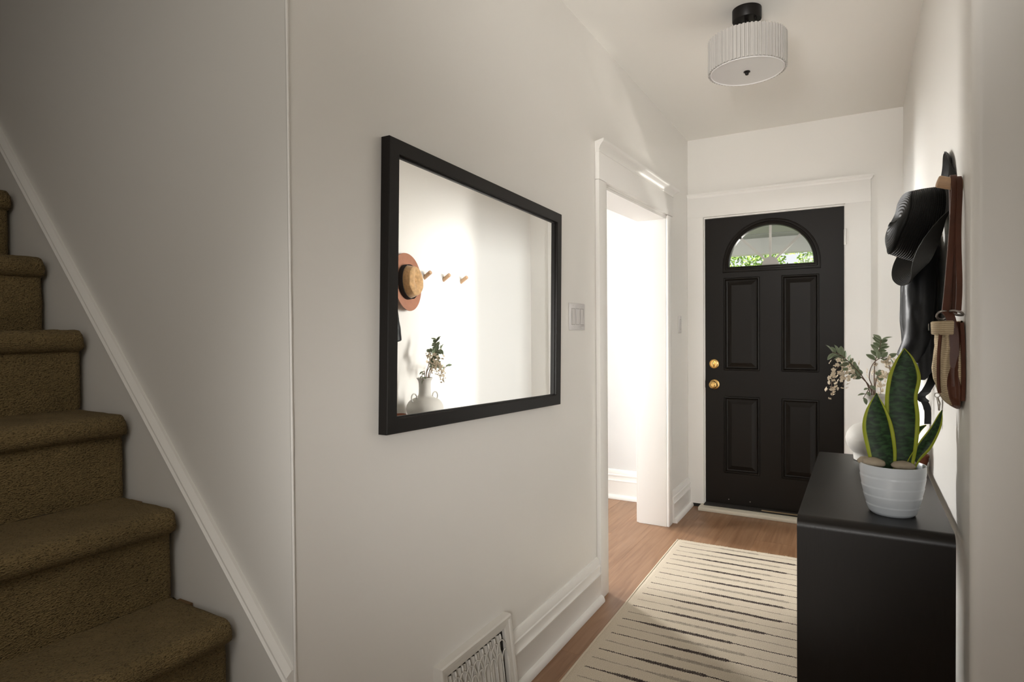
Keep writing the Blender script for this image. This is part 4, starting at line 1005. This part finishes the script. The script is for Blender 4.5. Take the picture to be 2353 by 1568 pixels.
# ------------------------------------------------------------------ canvas and leather bag
bgx = WR
bg = thing('canvas_bag', 'beige canvas and brown leather bag hanging by two straps from the nearest peg', 'bag', (.19, 1.88, 1.04))
def bag_section(q):
    """q 0 at top .. 1 at bottom: front x, half length along wall"""
    fx_ = [.168, .173, .176, .171, .168, .171, .180, .196]
    f = q*(len(fx_)-1); k = min(int(f), len(fx_)-2); x = fx_[k]+(fx_[k+1]-fx_[k])*(f-k)
    hl = [.118, .122, .128, .134, .138, .136, .126, .096]; h = hl[k]+(hl[k+1]-hl[k])*(f-k)
    return x, h
NZ, NT = 100, 260; rows = []; BYc = 1.945
for i in range(NZ+1):
    q = i/NZ; z = 1.262-(1.262-1.043)*q; xf, hl = bag_section(q)
    if q > .93: e = (q-.93)/.07; xf += .012*e*e; hl -= .03*e*e
    row = []
    for j in range(NT):
        t = 2*pi*j/NT; cx, cy = cos(t), sin(t); sx = abs(cx)**.55*(1 if cx > 0 else -1); sy = abs(cy)**.7*(1 if cy > 0 else -1)
        xb_ = WR-.004; xm = (xf+xb_)/2; hx = (xb_-xf)/2
        fold = .004*sin(6*t+q*2)*sin(q*pi)+.0025*noise.noise(Vector((cx*3, cy*3, q*6)))
        # gusset pushed in at the ends
        gz = -.012*math.exp(-(cx/.28)**2)*(1 if cy < 0 else .6)*sin(min(1, q*1.4)*pi*.8)
        row.append((min(xm+sx*(hx+fold), WR-.003), BYc+sy*(hl+fold)-(gz if cy < 0 else -gz), z-.008*abs(cy)*q*0))
    rows.append(row)
# split faces: canvas on the body, leather gusset at the ends and base
mbc, mbl = MB(), MB()
def quad(i, j): return [rows[i][j], rows[i][(j+1) % NT], rows[i+1][(j+1) % NT], rows[i+1][j]]
Vall = [p for r in rows for p in r]
Fc, Fl = [], []
for i in range(NZ):
    q = i/NZ
    for j in range(NT):
        t = 2*pi*(j+.5)/NT; cx, cy = cos(t), sin(t); fcs = (i*NT+j, i*NT+(j+1) % NT, (i+1)*NT+(j+1) % NT, (i+1)*NT+j)
        lim = -.15+.75*max(0, q-.55)**.8*-1
        lo_ = -.02+.16*sin(q*6.5)-.75*max(0, q-.55); hi_ = .42+.10*sin(q*7+1)+.55*max(0, q-.6)
        leather = (cy < -.30 and lo_ < cx < hi_) or (cy > .35 and abs(cx) < .45) or q > .93
        (Fl if leather else Fc).append(fcs)
o = mobj('canvas_body', Vall, Fc, CANVAS, bg, smooth=True)
o = mobj('leather_gusset', Vall, Fl+[tuple(NZ*NT+j for j in range(NT))[::-1]], STRAP, bg, smooth=True)
for o_ in (o,):
    bm = bmesh.new(); bm.from_mesh(o_.data); bmesh.ops.delete(bm, geom=[v for v in bm.verts if not v.link_faces], context='VERTS'); bm.to_mesh(o_.data); bm.free()
o_ = bg.children[0]; bm = bmesh.new(); bm.from_mesh(o_.data); bmesh.ops.delete(bm, geom=[v for v in bm.verts if not v.link_faces], context='VERTS'); bm.to_mesh(o_.data); bm.free()
# folded top cuff of the canvas
r0_ = []
for (dz, off) in ((0, .000), (.003, .002), (.001, .0045), (-.030, .0035), (-.032, .001)):
    r0_.append([(min(WR-.002, BYc*0+p[0]+(off if p[0] > .19 else -off)), p[1]+(off if p[1] > BYc else -off), 1.262+dz) for p in rows[0]])
cuff = MB(); V = [p for r in r0_ for p in r]; F = []
for i in range(4):
    for j in range(NT):
        t = 2*pi*(j+.5)/NT
        if not (sin(t) < -.35 and .0 < cos(t) < .6): F.append((i*NT+j, i*NT+(j+1) % NT, (i+1)*NT+(j+1) % NT, (i+1)*NT+j))
mobj('canvas_cuff', V, F, CANVAS, bg, smooth=True)
def torus(c, R_, r, axis, name, parent, m=SILVER):
    ax = Vector(axis).normalized(); a = ax.orthogonal().normalized(); b = ax.cross(a); c = Vector(c); rows = []
    for i in range(28):
        t = 2*pi*i/28; d_ = a*cos(t)+b*sin(t); rows.append([c+d_*(R_+r*cos(2*pi*j/8))+ax*(r*sin(2*pi*j/8)) for j in range(8)])
    mb = MB(); mb.grid(rows+[rows[0]], close_u=True); return mb.build(name, m, parent, smooth=True)
torus((.203, 1.838, 1.284), .0135, .0030, (.35, .3, 1), 'metal_ring', bg, mat('ring_metal', (.30, .27, .25), .35, metal=.9))
torus((.176, 1.852, 1.279), .0125, .0028, (-.2, 1, .7), 'metal_ring', bg, bpy.data.materials['ring_metal'])
def ribbon(P, w, side, name, th=.0025, m=STRAP):
    Q = spline(P, 12); V = []; F = []; sdv = Vector(side).normalized()
    for i, p in enumerate(Q):
        t = (Q[min(i+1, len(Q)-1)]-Q[max(i-1, 0)]).normalized(); s = (sdv-t*sdv.dot(t)).normalized(); nr = t.cross(s)
        V += [p-s*w-nr*th, p+s*w-nr*th, p+s*w+nr*th, p-s*w+nr*th]
    for i in range(len(Q)-1):
        for j in range(4): F.append((i*4+j, i*4+(j+1) % 4, (i+1)*4+(j+1) % 4, (i+1)*4+j))
    F += [(0, 1, 2, 3), tuple(len(V)-4+j for j in (3, 2, 1, 0))]
    return MB().add(V, F).build(name, m, bg, angle=50)
zp = PZ+.012
ribbon([(.180, 1.850, 1.285), (.186, 1.846, 1.36), (.194, 1.850, 1.48), (.200, 1.868, 1.58), (.201, 1.880, zp-.002), (.200, 1.893, zp+.006), (.200, 1.906, zp-.006), (.202, 1.915, 1.56), (.204, 1.92, 1.44), (.200, 1.93, 1.28)], .0065, (1, .25, 0), 'shoulder_strap')
ribbon([(.206, 1.838, 1.290), (.208, 1.838, 1.36), (.206, 1.846, 1.48), (.211, 1.866, 1.58), (.2115, 1.880, zp-.006), (.211, 1.893, zp+.001), (.211, 1.906, zp-.010), (.211, 1.915, 1.56), (.211, 1.92, 1.44), (.208, 1.93, 1.28)], .0060, (1, .25, 0), 'shoulder_strap')
ribbon([(.181, 1.850, 1.290), (.190, 1.836, 1.274), (.196, 1.828, 1.235), (.197, 1.826, 1.19), (.198, 1.826, 1.15)], .0095, (1, 0, 0), 'strap_tab')
ribbon([(.172, 1.850, 1.235), (.168, 1.846, 1.18), (.1675, 1.846, 1.12), (.170, 1.852, 1.085)], .0030, (1, -.6, 0), 'side_strap')
ribbon([(.212, 1.830, 1.26), (.214, 1.822, 1.20), (.214, 1.815, 1.12), (.214, 1.822, 1.07)], .0040, (1, .3, 0), 'back_strap')
torus((.166, 1.862, 1.078), .0055, .0012, (.3, 1, 0), 'clasp_ring', bg)
MB().tube([(.1665, 1.861, 1.072), (.1695, 1.858, 1.058), (.1700, 1.857, 1.040)], [.0028, .0034, .0018], 8).build('clasp_hook', SILVER, bg, smooth=True)
